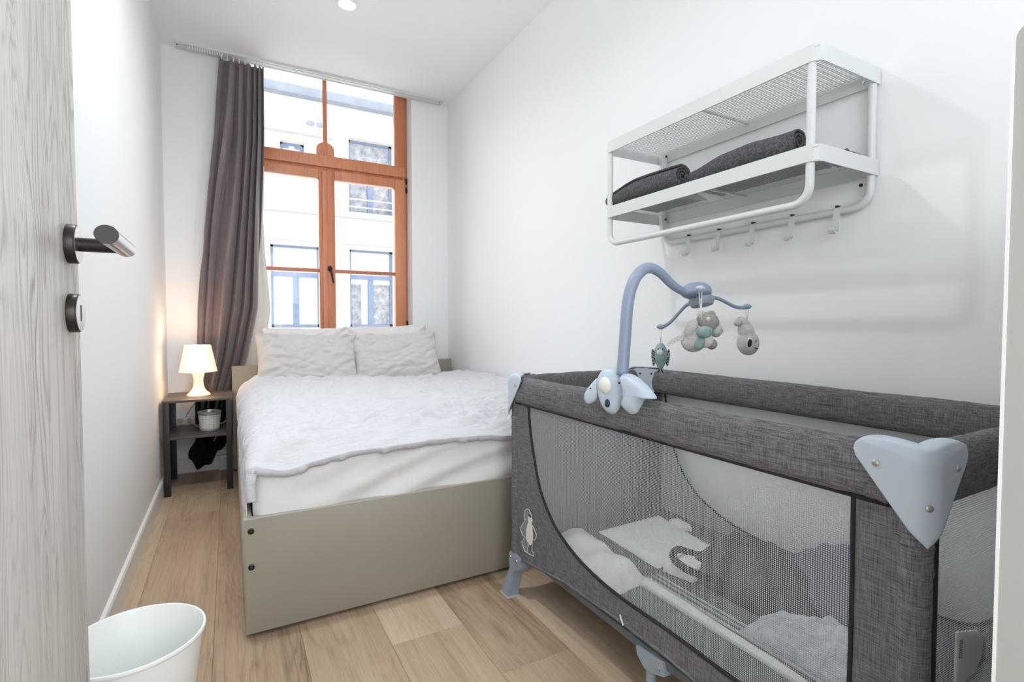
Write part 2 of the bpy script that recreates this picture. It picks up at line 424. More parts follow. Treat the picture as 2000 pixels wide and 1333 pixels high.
# curtain
cur = thing('curtain', 'taupe brown satin curtain gathered at the left of the window', 'curtain', (.05, 3.885, 0.02))
xl = [(0, -.21), (.3, -.20), (.75, -.185), (1.05, -.172), (1.6, -.127), (2.2, -.06), (2.67, -.028)]
xr = [(0, -.03), (.45, -.01), (.70, .085), (.88, .128), (1.08, .172), (1.6, .20), (2.2, .222), (2.67, .226)]
def curt(u, v):
    z = .42 + (2.692 - .42) * v
    a, b = lerp(xl, z), lerp(xr, z)
    ph = u * 6.6 + .55 * math.sin(u * 5 + .6 * z) + .45 * N(u * 3, z * .7)
    amp = .045 * (.80 + .7 * N(u * 4 + 9, z * .5)) * (1 - .25 * sm(2.2, 2.67, z))
    sn = math.sin(2 * PI * ph); sn = math.copysign(abs(sn) ** .8, sn)
    y = 3.876 + amp * sn + .009 * N(u * 17, z * 1.3) * sm(2.7, 2.2, z)
    x = a + (b - a) * (u + .026 * math.sin(4 * PI * ph + 1.0)) + .010 * N(z * .8, u * 2, 5)
    return (x, min(y, 3.921), z)
solid(obj('drape', grid(330, 60, curt), curtain_mat, cur, 180), .0015)
def lin_f(u, v):
    z = .05 + 2.0 * v; b = lerp(xr, z)
    wd = .012 + .085 * sm(1.75, .80, z)
    return (b - .02 + (wd + .02) * u, 3.915 + .004 * math.sin(u * 9 + z * 3), max(z, .62))
solid(obj('cream_lining', grid(8, 50, lin_f), lining_m, cur, 180, label='cream lining edge of the curtain'), .0015)
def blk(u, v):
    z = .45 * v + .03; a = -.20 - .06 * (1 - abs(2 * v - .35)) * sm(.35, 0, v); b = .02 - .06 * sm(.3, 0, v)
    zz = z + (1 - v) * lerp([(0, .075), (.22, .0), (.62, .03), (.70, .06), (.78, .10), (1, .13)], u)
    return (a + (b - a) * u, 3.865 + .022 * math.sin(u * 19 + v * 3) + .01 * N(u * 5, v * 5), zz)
solid(obj('shaded_hem', grid(90, 24, blk), black, cur, 180, label='bottom of the curtain, coloured black for the shade behind the table'), .003)  # black colour stands in for the shade on the curtain bottom
for k in range(8):
    x = -.02 + k * .034
    obj('hook', box(B(), (x, 3.850, 2.68), (x + .005, 3.858, 2.712), .001, 1), white_lac, cur)

# ------------------------------------------------------------------ downlights
def downlight(x, y, label, power):
    t = thing('ceiling_light', label, 'ceiling light', (x, y, ZC))
    obj('trim_ring', lathe(B(), [(.056, 0), (.056, -.004), (.046, -.006), (.044, -.001)], (x, y, ZC), 32, capb=False, capt=False), white_lac, t, 40)
    obj('lens', lathe(B(), [(.0445, -.002), (.03, -.004), (.001, -.005)], (x, y, ZC), 32), emit('downlight_lens', (255, 252, 246), 6), t, 40)
    d = bpy.data.lights.new('spot_glow', 'AREA'); d.shape = 'DISK'; d.size = .09; d.energy = power; d.color = (.97, .985, 1); d.spread = math.radians(150)
    o = bpy.data.objects.new('spot_glow', d); C.objects.link(o); o.parent = t; o.location = (0, 0, -.012)
downlight(.596, 2.956, 'round white recessed downlight in the ceiling before the window', 2.4)
downlight(.02, 1.85, 'unseen recessed downlight added to brighten the floor beside the bed', 9)  # added lamp out of view, lifts the left floor strip and wall
downlight(.62, 1.0, 'unseen recessed downlight added to brighten the room above the travel cot', 1.2)  # added lamp out of view, raises the general brightness

# ------------------------------------------------------------------ bed
bed = thing('bed', 'low warm grey panel bed with a plain foot panel, under the window', 'bed', (.79, 2.79, 0))
BX0, BX1, BY0, BY1 = .030, 1.548, 1.745, 3.832
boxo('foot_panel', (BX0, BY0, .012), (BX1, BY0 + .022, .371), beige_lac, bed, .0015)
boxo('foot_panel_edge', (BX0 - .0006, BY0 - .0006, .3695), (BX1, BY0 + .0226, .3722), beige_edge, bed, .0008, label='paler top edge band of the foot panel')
boxo('headboard', (BX0 - .02, BY1 - .028, .012), (BX1, BY1, .694), beige_lac, bed, .002)
boxo('side_panel', (BX0, BY0 + .022, .012), (BX0 + .022, BY1 - .028, .37), beige_edge, bed, .0015)
boxo('side_panel', (BX1 - .022, BY0 + .022, .012), (BX1, BY1 - .028, .37), beige_edge, bed, .0015)
boxo('slat_base', (BX0 + .03, BY0 + .03, .16), (BX1 - .03, BY1 - .04, .20), black_plastic, bed)
for x, y in ((BX0 + .05, BY0 + .05), (BX1 - .05, BY0 + .05), (BX0 + .05, BY1 - .06), (BX1 - .05, BY1 - .06)):
    boxo('floor_glide', (x - .02, y - .02, 0), (x + .02, y + .02, .013), black_plastic, bed)
for x, y, z in ((.048, BY0, .334), (.048, BY0, .222)):
    obj('bolt_cap', lathe(B(), [(.0092, 0), (.0092, .003), (.006, .0042), (.004, .002), (.001, .002)], (x, y, z), 24, (0, -1, 0)), black_plastic, bed, 40)
# mattress with white fitted sheet
def rbox_grid(x0, x1, y0, y1, z0, z1, fn, nu=150, nv=120, r=.04):
    """closed soft box: superellipse section swept in y, wrinkled by fn"""
    vs = []; fs = []; ring = []
    hw, hh = (x1 - x0) / 2, (z1 - z0) / 2; cx, cz = (x0 + x1) / 2, (z0 + z1) / 2
    for k in range(nu):
        t = k / nu * 4; s = int(t); q = t - s
        P = [((-1, -1), (1, -1)), ((1, -1), (1, 1)), ((1, 1), (-1, 1)), ((-1, 1), (-1, -1))][s]
        a = P[0][0] + (P[1][0] - P[0][0]) * q; b = P[0][1] + (P[1][1] - P[0][1]) * q
        x, z = a * hw, b * hh
        dx, dz = max(0, abs(x) - (hw - r)), max(0, abs(z) - (hh - r)); l = math.hypot(dx, dz)
        if l > r: x = math.copysign(hw - r + dx * r / l, x); z = math.copysign(hh - r + dz * r / l, z)
        ring.append((x, z))
    for j in range(nv + 1):
        v = j / nv; y = y0 + (y1 - y0) * v
        e = min(y - y0, y1 - y); ins = r - math.sqrt(max(0, r * r - max(0, r - e) ** 2)) if e < r else 0
        for x, z in ring:
            sx, sz = (hw - ins) / hw, (hh - ins) / hh
            vs.append(fn(Vector((cx + x * sx, y, cz + z * sz))))
    for j in range(nv):
        for k in range(nu): fs.append((j * nu + k, j * nu + (k + 1) % nu, (j + 1) * nu + (k + 1) % nu, (j + 1) * nu + k))
    return vs, fs, nu, nv
MX0, MX1, MY0, MY1, MZ0, MZ1 = .056, 1.50, 1.772, 3.79, .21, .548
def mat_mesh():
    nx, nz, ny = 100, 22, 40
    # front face grid with drapes + the other faces smooth
    def fr(u, v):
        x = MX0 + (MX1 - MX0) * u; z = MZ0 + (MZ1 - MZ0) * v
        r = .035; e = min(u, 1 - u) * (MX1 - MX0); ins = 0
        for d in (e, (1 - v) * (MZ1 - MZ0)):
            if d < r: ins += r - math.sqrt(max(0, r * r - (r - d) ** 2))
        # long swags that sweep towards the middle of the bottom edge
        s = (z - .25) * 7 + (x - .7) * -1.6 + .3 * N(x * 2, z * 3)
        wv = .011 * math.sin(s * 9 + 2.0 * N(x * 1.3, z * 2.2)) * sm(.02, .25, u) + .006 * N(x * 6 + z * 8, z * 16)
        return (x, MY0 + min(ins, .04) - .010 * math.sin(PI * v) + wv, z)
    return grid(nx, nz, fr)
bm = B(); box(bm, (MX0, MY0 + .012, MZ0), (MX1, MY1, MZ1), .03, 4)
mt = thing('mattress', 'thick mattress in a white fitted sheet lying in the bed frame', 'mattress', (.78, 2.78, .21))
obj('core', bm, sheetw, mt, 60)
obj('fitted_sheet', mat_mesh(), sheetw, mt, 180)
def side(u, v):
    y = MY0 + .012 + 1.5 * u; zt = .56; zb = .30 + .10 * sm(.25, 1, u) + .03 * math.sin(u * 8); z = zb + (zt - zb) * v
    return (MX0 - .004 - .016 * sm(.0, .3, 1 - v) * (1 - sm(.85, 1, 1 - v)) + .004 * math.sin(y * 30 + z * 9) + .006 * N(y * 8, z * 6), y, z)
solid(obj('hanging_sheet_side', grid(120, 16, side), sheetw, mt, 180), .002)

# duvet
def duvet_f():
    NU, NV = 440, 440
    def f(u, v):
        y = 1.735 + (3.50 - 1.735) * v
        # section coordinate from the left hem over the top to the right
        s = u * 1.72
        hang = .125 + .02 * math.sin(v * 9) - .06 * sm(.45, 1, v)
        x0 = .038
        if s < hang: x = x0; z = .592 - (hang - s)
        else: x = x0 + (s - hang); z = .592
        # round the left shoulder
        d = s - hang; r = .05
        if abs(d) < r:
            a = (d + r) / (2 * r) * PI / 2
            x = x0 + r * (1 - math.cos(a)) * .9; z = .592 - r * (1 - math.sin(a)) * .9
        x = min(x, 1.556)
        top = sm(hang - .02, hang + .12, s)
        # surface heave
        z += top * (.020 * N(x * 2.1, y * 1.9, 3) + .012 * math.sin(x * 3.0 + 1) + .02 * sm(2.2, 3.2, y) - .02 * sm(3.2, 3.5, y) * 0)
        z += top * .028 * sm(1.0, 1.45, x) * sm(3.5, 2.6, y)*.3
        # front roll-off
        fr = max(0, 1.86 - y); z -= top * (.055 * (fr / .125) ** 2 * .92 + 0) * (1 + .16 * N(x * 3, 2))
        # wrinkles: fine along x near the foot, transverse pleats at the left piping
        wx = x + .06 * N(x * 3, y * 3, 1); wy = y + .09 * N(x * 2.2, y * 2.2, 7)
        r1 = abs(N(wx * 4.5, wy * 21, 0)); r2 = abs(N(wx * 8 + wy * 5, wy * 26, 4)); r3 = abs(N(wx * 9 - wy * 7, wy * 9 + wx * 4, 9))
        foot = .35 + .65 * sm(2.7, 1.85, y)
        wr = (.034 * r1 + .020 * r2) * foot + .018 * r3 + .004 * N(x * 40, y * 46) + .008 * abs(N(wx * 14, wy * 60, 2)) * foot
        lf = sm(.42, .10, s - hang)
        wr += lf * .010 * abs(N(y * 26 + x * 7, x * 4)) * (.4 + .6 * sm(1.7, 2.4, y))
        def rg(q, p=2): return max(0, 1 - abs(q) * 2.4) ** p
        crisp = .007 * rg(N(wx * 5, wy * 13, 21)) + .005 * rg(N(wx * 9 + wy * 9, wy * 24, 31)) * foot + .005 * rg(N(wx * 16, wy * 16, 41)) + .004 * rg(N(wx * 7 - wy * 13, wy * 30, 51)) * foot
        wr = wr * 1.15 + crisp * 1.0
        wr *= .18 + .82 * sm(0, .08, v)
        z += top * wr
        if top < 1: x -= (1 - top) * (.014 * abs(N(y * 15, z * 9, 2)) * 1.4)
        # front left corner hangs down
        cn = sm(.28, 0, abs(x - .08)) * sm(.10, 0, y - 1.735)
        z -= cn * .045 
        y2 = y + (.014 * N(x * 2.2, 0, 8) + .002 * N(x * 9, 1)) * sm(.2, 0, v)
        return (x, y2, z)
    return grid(NU, NV, f)
dv = solid(obj('duvet', duvet_f(), duvet_mat, None, 180), .028, -1)
tag(dv, 'white crumpled cotton duvet spread over the bed', 'duvet')

# pillows
def pillow(name, c, W, Hh, T, rot, mat, label, seed, group=None):
    n = 60; vs = []; fs = []
    for side_ in (1, -1):
        for j in range(n + 1):
            for i in range(n + 1):
                a, b = 2 * i / n - 1, 2 * j / n - 1
                pf = max(0, (1 - a * a) * (1 - b * b)); t = T / 2 * pf ** .42
                x = a * W / 2 * (1 - .055 * math.cos(PI * b / 2) ** 1.2); z = b * Hh / 2 * (1 - .07 * math.cos(PI * a / 2) ** 1.2)
                edge = max(abs(a), abs(b))
                wr = .020 * abs(N(a * 1.8 + seed, b * 4 + side_)) + .022 * abs(N(a * 3 - b * 3 + seed, b * 2, 3)) + .008 * N(a * 7, b * 7, seed) + .006 * abs(N(a * 6 + b * 13, b * 5, seed))
                cr = sm(.6, 1.4, abs(a) + abs(b) - .45)
                wr += .012 * cr * math.sin(14 * math.atan2(abs(b) - 1.2, abs(a) - 1.2) + seed)
                t += wr * (1 - sm(.93, 1, edge)); t = max(t, 0)
                vs.append(Vector((x, side_ * -t, z)))
    m = (n + 1) * (n + 1)
    for s in (0, 1):
        for j in range(n):
            for i in range(n):
                q = [s * m + j * (n + 1) + i, s * m + j * (n + 1) + i + 1, s * m + (j + 1) * (n + 1) + i + 1, s * m + (j + 1) * (n + 1) + i]
                fs.append(q if s == 0 else q[::-1])
    R = Matrix.Rotation(rot[2], 3, 'Z') @ Matrix.Rotation(rot[0], 3, 'X') @ Matrix.Rotation(rot[1], 3, 'Y')
    vs = [tuple(R @ v + Vector(c)) for v in vs]
    o = obj(name, (vs, fs), mat, None, 180, loc=c)
    b2 = bmesh.new(); b2.from_mesh(o.data); bmesh.ops.remove_doubles(b2, verts=b2.verts, dist=.0004); b2.to_mesh(o.data); b2.free()
    return tag(o, label, 'pillow', group)
pillow('pillow', (.470, 3.665, .770), .56, .385, .12, (-.42, 0, .04), pillow_white, 'white pillow at the back left, mostly hidden behind a grey pillow', 5)
pillow('pillow', (1.015, 3.665, .778), .60, .40, .12, (-.42, -.03, -.02), pillow_white, 'white pillow at the back right, under the window corner', 8)
pillow('pillow', (.440, 3.470, .728), .615, .385, .18, (-.40, .03, .03), pillow_mat, 'grey white pillow at the front left of the headboard', 1)
pillow('pillow', (1.010, 3.475, .730), .615, .37, .18, (-.42, -.03, -.03), pillow_mat, 'grey white pillow at the front right of the headboard', 3)

# ------------------------------------------------------------------ side table
st = thing('side_table', 'small black two tier side table in the corner by the curtain', 'table', (-.16, 3.61, 0))
TX0, TX1, TY0, TY1, TZ = -.333, .006, 3.41, 3.815, .54
for x, y in ((TX0, TY0), (TX1 - .032, TY0), (TX0, TY1 - .032), (TX1 - .032, TY1 - .032)):
    boxo('leg', (x + .001, y + .001, 0), (x + .032, y + .032, TZ - .012), tablem, st, .0015)
bm = box(B(), (TX0 - .002, TY0 - .002, TZ - .013), (TX1 + .002, TY1 + .002, TZ), .0015); obj('tabletop', bm, table_top_m, st, 30)
for a, b in (((TX0 + .012, TY0 + .010, TZ - .05), (TX1 - .012, TY0 + .016, TZ - .013)),): pass
boxo('lower_shelf', (TX0 + .014, TY0 + .004, .318), (TX1 - .014, TY1 - .004, .332), table_top_m, st, .0015)

# table lamp
LX, LY, LZ = -.168, 3.62, TZ
lamp = thing('table_lamp', 'small white plastic table lamp glowing warm on the black side table', 'lamp', (LX, LY, LZ))
def glow(name, st, base):
    m = M(name, base, .45)
    m.p.inputs['Emission Color'].default_value = (1, .74, .52, 1); m.p.inputs['Emission Strength'].default_value = st
    return m.m
shade_m = glow('warm_translucent_shade', .46, (250, 236, 214)); lbase_m = glow('warm_translucent_base', .34, (250, 236, 214))
obj('base', lathe(B(), [(.062, 0), (.0625, .004), (.058, .010), (.045, .022), (.033, .040), (.0265, .062), (.0245, .085), (.026, .105), (.031, .125), (.036, .140), (.036, .150)], (LX, LY, LZ), 40), lbase_m, lamp, 60)
sh = solid(obj('lamp_shade', lathe(B(), [(.100, .142), (.0985, .150), (.0945, .168), (.069, .300), (.067, .303)], (LX, LY, LZ), 48, capb=False, capt=False), shade_m, lamp, 60), .002)
obj('shade_holder', lathe(B(), [(.034, .150), (.034, .156), (.012, .158), (.010, .185)], (LX, LY, LZ), 24), milk, lamp, 40)
obj('bulb', lathe(B(), [(.012, .185), (.020, .2), (.027, .222), (.026, .24), (.015, .258), (.002, .262)], (LX, LY, LZ), 24), emit('warm_bulb', (255, 214, 160), 8), lamp, 60)
d = bpy.data.lights.new('lamp_glow', 'POINT'); d.energy = 1.8; d.color = (1, .66, .44); d.shadow_soft_size = .03
o = bpy.data.objects.new('lamp_glow', d); C.objects.link(o); o.parent = lamp; o.location = (0, 0, .28)
d = bpy.data.lights.new('lamp_glow_low', 'POINT'); d.energy = 1.0; d.color = (1, .66, .44); d.shadow_soft_size = .06
o = bpy.data.objects.new('lamp_glow_low', d); C.objects.link(o); o.parent = lamp; o.location = (.0, -.14, .19)
pts = catmull([(LX, LY + .055, LZ + .004), (LX, TY1 + .012, LZ + .006), (LX - .01, TY1 + .03, .50), (-.24, 3.885, .40), (-.262, 3.905, .355)], 6)
obj('cord', tube(B(), pts, .003, 6), cable, lamp, 180)

# candle tin
tn = thing('candle_tin', 'grey tin pot with a white printed label on the lower shelf of the side table', 'tin', (-.11, 3.55, .332))
tc = (-.112, 3.55, .332)
obj('pot', lathe(B(), [(.046, 0), (.050, .003), (.0515, .010), (.060, .105), (.0625, .108), (.0625, .118), (.0585, .118), (.0565, .108), (.048, .008)], tc, 40, capt=False), M('galvanised_tin', (196, 200, 200), .35, .5).m, tn, 40)
def lab(): 
    m = M('printed_tin_label', (244, 244, 240), .6); br = m.new('ShaderNodeTexBrick'); br.offset = 0
    br.inputs['Scale'].default_value = 1; br.inputs['Brick Width'].default_value = .018; br.inputs['Row Height'].default_value = .011; br.inputs['Mortar Size'].default_value = .0008
    br.inputs['Color1'].default_value = lin((238, 240, 238)); br.inputs['Color2'].default_value = lin((226, 230, 228)); br.inputs['Mortar'].default_value = lin((186, 190, 192))
    mp = m.coords((1, 1, 1), rot=(PI / 2, 0, 0)); m.link(mp, br.inputs['Vector']); m.col(br.outputs[0]); return m.m
bm = B(); lp = []
for h in (.016, .098):
    r = .0515 + (.060 - .0515) * (h - .01) / .095 + .0006
    lp.append([bm.verts.new(Vector(tc) + Vector((math.cos(a) * r, math.sin(a) * r, h))) for a in [math.radians(-165 + 150 * k / 24) for k in range(25)]])
for k in range(24): bm.faces.new((lp[0][k], lp[0][k + 1], lp[1][k + 1], lp[1][k]))
obj('paper_label', bm, lab(), tn, 180)
obj('wax', lathe(B(), [(.0565, .104), (.001, .104)], tc, 32), darkmetal, tn)

# wall outlet strip and cables under the table
ws = thing('power_strip', 'white power strip on the wall behind the side table', 'power strip', (-.26, 3.92, .345))
boxo('strip_body', (-.312, 3.890, .325), (-.205, 3.93, .368), white_lac, ws, .004)
for x in (-.285, -.235): obj('socket_face', lathe(B(), [(.016, 0), (.016, .001), (.013, -.004), (.001, -.004)], (x, 3.889, .347), 16, (0, -1, 0)), beige_edge, ws)
pts = catmull([(-.238, 3.885, .345), (-.225, 3.80, .352), (-.19, 3.70, .345), (-.175, 3.61, .350), (-.15, 3.635, .345), (-.06, 3.66, .348), (-.02, 3.72, .36)], 6)
tag(obj('power_cable', tube(B(), pts, .0032, 6), cable, None, 180), 'white cable running across the lower table shelf behind the tin', 'cable')
bm = B(); tube(bm, catmull([(-.07, 3.84, .30), (-.085, 3.84, .24), (-.10, 3.838, .205)], 5), .003, 6)
tag(obj('loose_cable', bm, cable, None, 180), 'short white cable hanging in front of the shaded curtain hem', 'cable')
tag(boxo('adapter_box', (-.075, 3.875, 0), (-.02, 3.914, .10), white_lac, None, .006), 'small white box on the floor beside the shaded curtain hem', 'box')

# ------------------------------------------------------------------ waste bin
BC = (-.195, 1.368, 0)
bn = thing('waste_bin', 'white round tapered waste bin on the floor against the left wall', 'bin', BC)
obj('bucket', lathe(B(), [(.095, 0), (.098, .004), (.131, .272), (.136, .274), (.138, .279), (.136, .283), (.132, .283), (.129, .277), (.094, .010), (.001, .008)], BC, 64, capt=True), binm, bn, 50)

# ------------------------------------------------------------------ door (open along the left wall)
door = thing('door_1', None, None, (-.21, .95, 0), kind='structure')
DX1 = -.19; DY1 = .956
boxo('door_leaf', (DX1 - .04, .02, .008), (DX1, DY1, 2.15), door_wood, door, .0015)
def rosette(z, y, name):
    bm = lathe(B(), [(.0265, 0), (.0265, .0095), (.0255, .011)], (DX1, y, z), 40, (1, 0, 0)); r = obj(name, bm, darkmetal, door, 40)
    obj('rosette_face', lathe(B(), [(.0248, .0108), (.0248, .0116), (.001, .0118)], (DX1, y, z), 40, (1, 0, 0)), facegrey, r, 40); return r
HZ, HY = 1.079, .905
r1 = rosette(HZ, HY, 'handle_rosette')
b = B()
tube(b, [(DX1 + .008, HY, HZ), (DX1 + .030, HY, HZ), (DX1 + .061, HY, HZ)], .0095, 24)
obj('lever_neck', b, darkmetal, r1, 40)
b = B(); n = 28
# lever: thick tube towards the hinge side with slanted cut ends
ra, rb = [], []
for k in range(n):
    a = 2 * PI * k / n; cx, cz = math.cos(a) * .0115, math.sin(a) * .0115
    ra.append(b.verts.new((DX1 + .061 + cx, HY + .012 - (-cx) * .9, HZ - .001 + cz)))
    rb.append(b.verts.new((DX1 + .061 + cx, HY - .118 + cx * .4, HZ + .000 + cz)))
for k in range(n): b.faces.new((ra[k], ra[(k + 1) % n], rb[(k + 1) % n], rb[k]))
b.faces.new(ra); 
lv = obj('lever_grip', b, facegrey, r1, 50)
b = B(); b.faces.new([b.verts.new((v[0], v[1], v[2])) for v in [(DX1 + .061 + math.cos(2 * PI * k / n) * .0115, HY - .118 + math.cos(2 * PI * k / n) * .0115 * .4, HZ + math.sin(2 * PI * k / n) * .0115) for k in range(n)]])
solid(obj('grip_end_cap', b, black_plastic, r1), .002)
r2 = rosette(.985, .905, 'key_rosette')
boxo('key_slot', (DX1 + .0112, .9035, .974), (DX1 + .0124, .9065, .996), black_plastic, r2)

# ------------------------------------------------------------------ tall cabinet at the right edge
cab = thing('cabinet', 'tall off white cabinet with a rounded top corner at the right edge', 'cabinet', (1.1, -.05, 0))
cabm = mottled('off_white_cabinet_paint', (178, 178, 173), .5, 2, 3, .05, 120, .0004)
poly = [(.215, 0), (.215, 1.258)] + [(.203 + .012 * math.cos(t), 1.258 + .012 * math.sin(t)) for t in [PI / 2 * k / 6 for k in range(7)]] + [(-.28, 1.27), (-.28, 0)]
obj('side_panel', prism(B(), poly, .70, .02, lambda u, v, w_: Vector((w_, u, v))), cabm, cab)
boxo('carcass', (.72, -.28, .0), (1.56, .208, 1.262), cabm, cab, .004)
obj('edge_band', prism(B(), [(.2152, 0), (.2152, 1.256), (.2182, 1.256), (.2182, 0)], .699, .022, lambda u, v, w_: Vector((w_, u, v))), white_lac, cab, label='brighter edge band')

# ------------------------------------------------------------------ wall shelf
shf = thing('wall_shelf', 'white metal two tier wall rack with mesh shelves on the right wall', 'shelf', (1.568, 1.165, 1.28))
SY0, SY1, SX0, SX1 = .757, 1.578, 1.280, 1.567
def rim_path(r=.028, n=8):
    p = [(SX1, SY0)]
    p += [(SX0 + r - r * math.sin(t), SY0 + r - r * math.cos(t)) for t in [PI / 2 * k / n for k in range(n + 1)]]
    p += [(SX0 + r - r * math.cos(t), SY1 - r + r * math.sin(t)) for t in [PI / 2 * k / n for k in range(n + 1)]]
    p += [(SX1, SY1)]; return p
def expanded(zc, parent):
    """expanded metal: diamond cells of flat bars, real geometry"""
    cw, ch = .0170, .0110; vs = []; fs = []; hw = .0011; th = .0008
    x0, x1, y0, y1 = SX0 + .004, SX1 - .004, SY0 + .004, SY1 - .004
    def bar(p, q):
        d = (q - p).normalized(); s = Vector((-d.y, d.x, 0)) * hw; up = Vector((0, 0, th)); b = len(vs)
        for c in (p, q):
            for k in (s + up, -s + up, -s - up, s - up): vs.append(c + k)
        for k in range(4): fs.append((b + k, b + (k + 1) % 4, b + 4 + (k + 1) % 4, b + 4 + k))
    ny = int((y1 - y0) / cw); nx = int((x1 - x0) / ch)
    for i in range(ny):
        for j in range(nx):
            cy = y0 + cw * (i + .5); cx = x0 + ch * (j + .5)
            for sx in (1, -1):
                for sy in (1, -1): 
                    bar(Vector((cx, cy + sy * cw / 2, zc)), Vector((cx + sx * ch / 2, cy, zc + (.0016 if sx > 0 else -.0016))))
    return tag(obj('wire_mesh', (vs, fs), white_metal, parent), kind='stuff')
for zt in (1.667, 1.420):
    bm = B(); P = rim_path(); cxm, cym = (SX0 + SX1) / 2, (SY0 + SY1) / 2; rg_ = []
    for k, (x, y) in enumerate(P):
        p0 = Vector((*P[max(k - 1, 0)], 0)); p1 = Vector((*P[min(k + 1, len(P) - 1)], 0)); t_ = (p1 - p0).normalized(); nn = Vector((t_.y, -t_.x, 0))
        if nn.dot(Vector((cxm - x, cym - y, 0))) < 0: nn = -nn
        i_ = Vector((x, y, 0)) + nn * .003
        rg_.append([bm.verts.new((x, y, zt - .042)), bm.verts.new((x, y, zt)), bm.verts.new((i_.x, i_.y, zt)), bm.verts.new((i_.x, i_.y, zt - .042))])
    for a, c in zip(rg_, rg_[1:]):
        for k in range(4): bm.faces.new((a[k], c[k], c[(k + 1) % 4], a[(k + 1) % 4]))
    bm.faces.new(rg_[0]); bm.faces.new(rg_[-1])
    rim = obj('shelf_rim', bm, white_metal, shf, 35)
    boxo('back_band', (SX1 - .006, SY0 + .002, zt - .042), (SX1 - .003, SY1 - .002, zt), white_metal, shf)
    boxo('cross_bar', (SX0 + .002, 1.160, zt - .014), (SX1 - .005, 1.166, zt - .008), white_metal, shf)
    expanded(zt - .006, shf)
def uframe(x, y0, y1, ztop, zbot, r, rad, name):
    p = [Vector((x, y1, ztop))] + [Vector((x, y1 - r + r * math.cos(t), zbot + r - r * math.sin(t))) for t in [PI / 2 * k / 10 for k in range(11)]]
    p += [Vector((x, y0 + r - r * math.sin(t), zbot + r - r * math.cos(t))) for t in [PI / 2 * k / 10 for k in range(11)]] + [Vector((x, y0, ztop))]
    obj(name, tube(B(), p, rad, 18), white_metal, shf, 60)
uframe(1.2935, .782, 1.560, 1.645, 1.2785, .045, .0105, 'front_tube_frame')
uframe(1.553, .770, 1.535, 1.645, 1.297, .045, .0105, 'back_tube_frame')
for y, z, m_ in ((.788, 1.635, steel), (.788, 1.355, black_plastic), (1.515, 1.64, black_plastic), (1.515, 1.39, black_plastic)):
    obj('screw', lathe(B(), [(.005, 0), (.005, .002), (.003, .003)], (1.542, y, z), 14, (-1, 0, 0)), m_, shf, 40)
for k, y in enumerate((1.400, 1.262, 1.125, .988, .852)):
    h = thing('wall_hook', ('white hook on the lower rack rail, ' + ('leftmost, nearest the window', 'second from the window end', 'in the middle of the row', 'second from the cabinet end', 'rightmost, nearest the cabinet')[k]), 'hook', (1.55, y, 1.30), 'hooks on the rack rail')
    bm = B(); path = [(1.553, y, 1.3085), (1.5445, y, 1.305), (1.5415, y, 1.297), (1.5415, y, 1.262), (1.5405, y, 1.244), (1.534, y, 1.233), (1.523, y, 1.232), (1.516, y, 1.240), (1.516, y, 1.248)]
    path = catmull(path, 4); hw = .009; rg = []
    for i, p in enumerate(path):
        q = path[min(i + 1, len(path) - 1)] - path[max(i - 1, 0)]; nn = Vector((q.z, 0, -q.x)).normalized() * .0015
        ww = hw * (1 if i < len(path) - 5 else .8)
        rg.append([bm.verts.new(p + Vector((0, a * ww, 0)) + nn * c) for a, c in ((-1, -1), (1, -1), (1, 1), (-1, 1))])
    for a, b2 in zip(rg, rg[1:]):
        for j in range(4): bm.faces.new((a[j], a[(j + 1) % 4], b2[(j + 1) % 4], b2[j]))
    bm.faces.new(rg[0]); bm.faces.new(rg[-1])
    obj('hook_strap', bm, white_metal, h, 50)
    boxo('rail_clip', (1.5400, y - .004, 1.3075), (1.557, y + .004, 1.3125), darkmetal, h, .001)

# rolled towels: spiral section swept along the shelf
def towel_roll(name, y0, y1, cx, cz, R0, label, turns=3.2, bend=None, seed=0, flat=1.0):
    t = thing(name, label, 'towel', (cx, (y0 + y1) / 2, cz - R0), 'rolled towels on the wall rack')
    n = 150; m = 110; vs = []; fs = []; r_in = .006
    def ring(y, k):
        out = []
        for i in range(n + 1):
            a = turns * 2 * PI * i / n; r = r_in + (R0 - r_in) * (i / n) ** .9
            r *= 1 + .05 * N(a * .8 + seed, y * 9) + (.05 * N(a * 14, y * 260, seed) if i > n * .6 else 0)
            dx = bend(y)[0] if bend else 0; dz = bend(y)[1] if bend else 0; sc_ = bend(y)[2] if bend else 1
            out.append((cx + dx + math.cos(a + 1.0) * r * sc_, y + .004 * N(a, seed), cz + dz + math.sin(a + 1.0) * r * flat * sc_))
        return out
    for j in range(m + 1): vs += ring(y0 + (y1 - y0) * j / m, j)
    for j in range(m):
        for i in range(n):
            a = j * (n + 1) + i; fs.append((a, a + 1, a + n + 2, a + n + 1))
    solid(obj('rolled_cloth', (vs, fs), towelw, t, 180), .0055, 0)
    return t
t1 = towel_roll('rolled_towel', 1.222, 1.588, 1.318, 1.461, .036, 'charcoal rolled terry towel on the window end of the rack, spiral end showing', 3.2,
                lambda y: (0, .004 * math.sin((y - 1.23) * 9) - .012 * sm(1.42, 1.59, y), 1 - .26 * sm(1.40, 1.59, y)))
t2 = towel_roll('rolled_towel', .826, 1.226, 1.318, 1.450, .031, 'charcoal rolled terry towel on the cabinet end of the rack beside the front post', 2.6,
                lambda y: (.030 * sm(1.0, 1.22, y), .006 * math.sin((y - .82) * 5) + .004 * N(y * 12) - .010 * sm(1.05, 1.22, y), 1.05 - .22 * sm(1.0, 1.22, y)), 5)
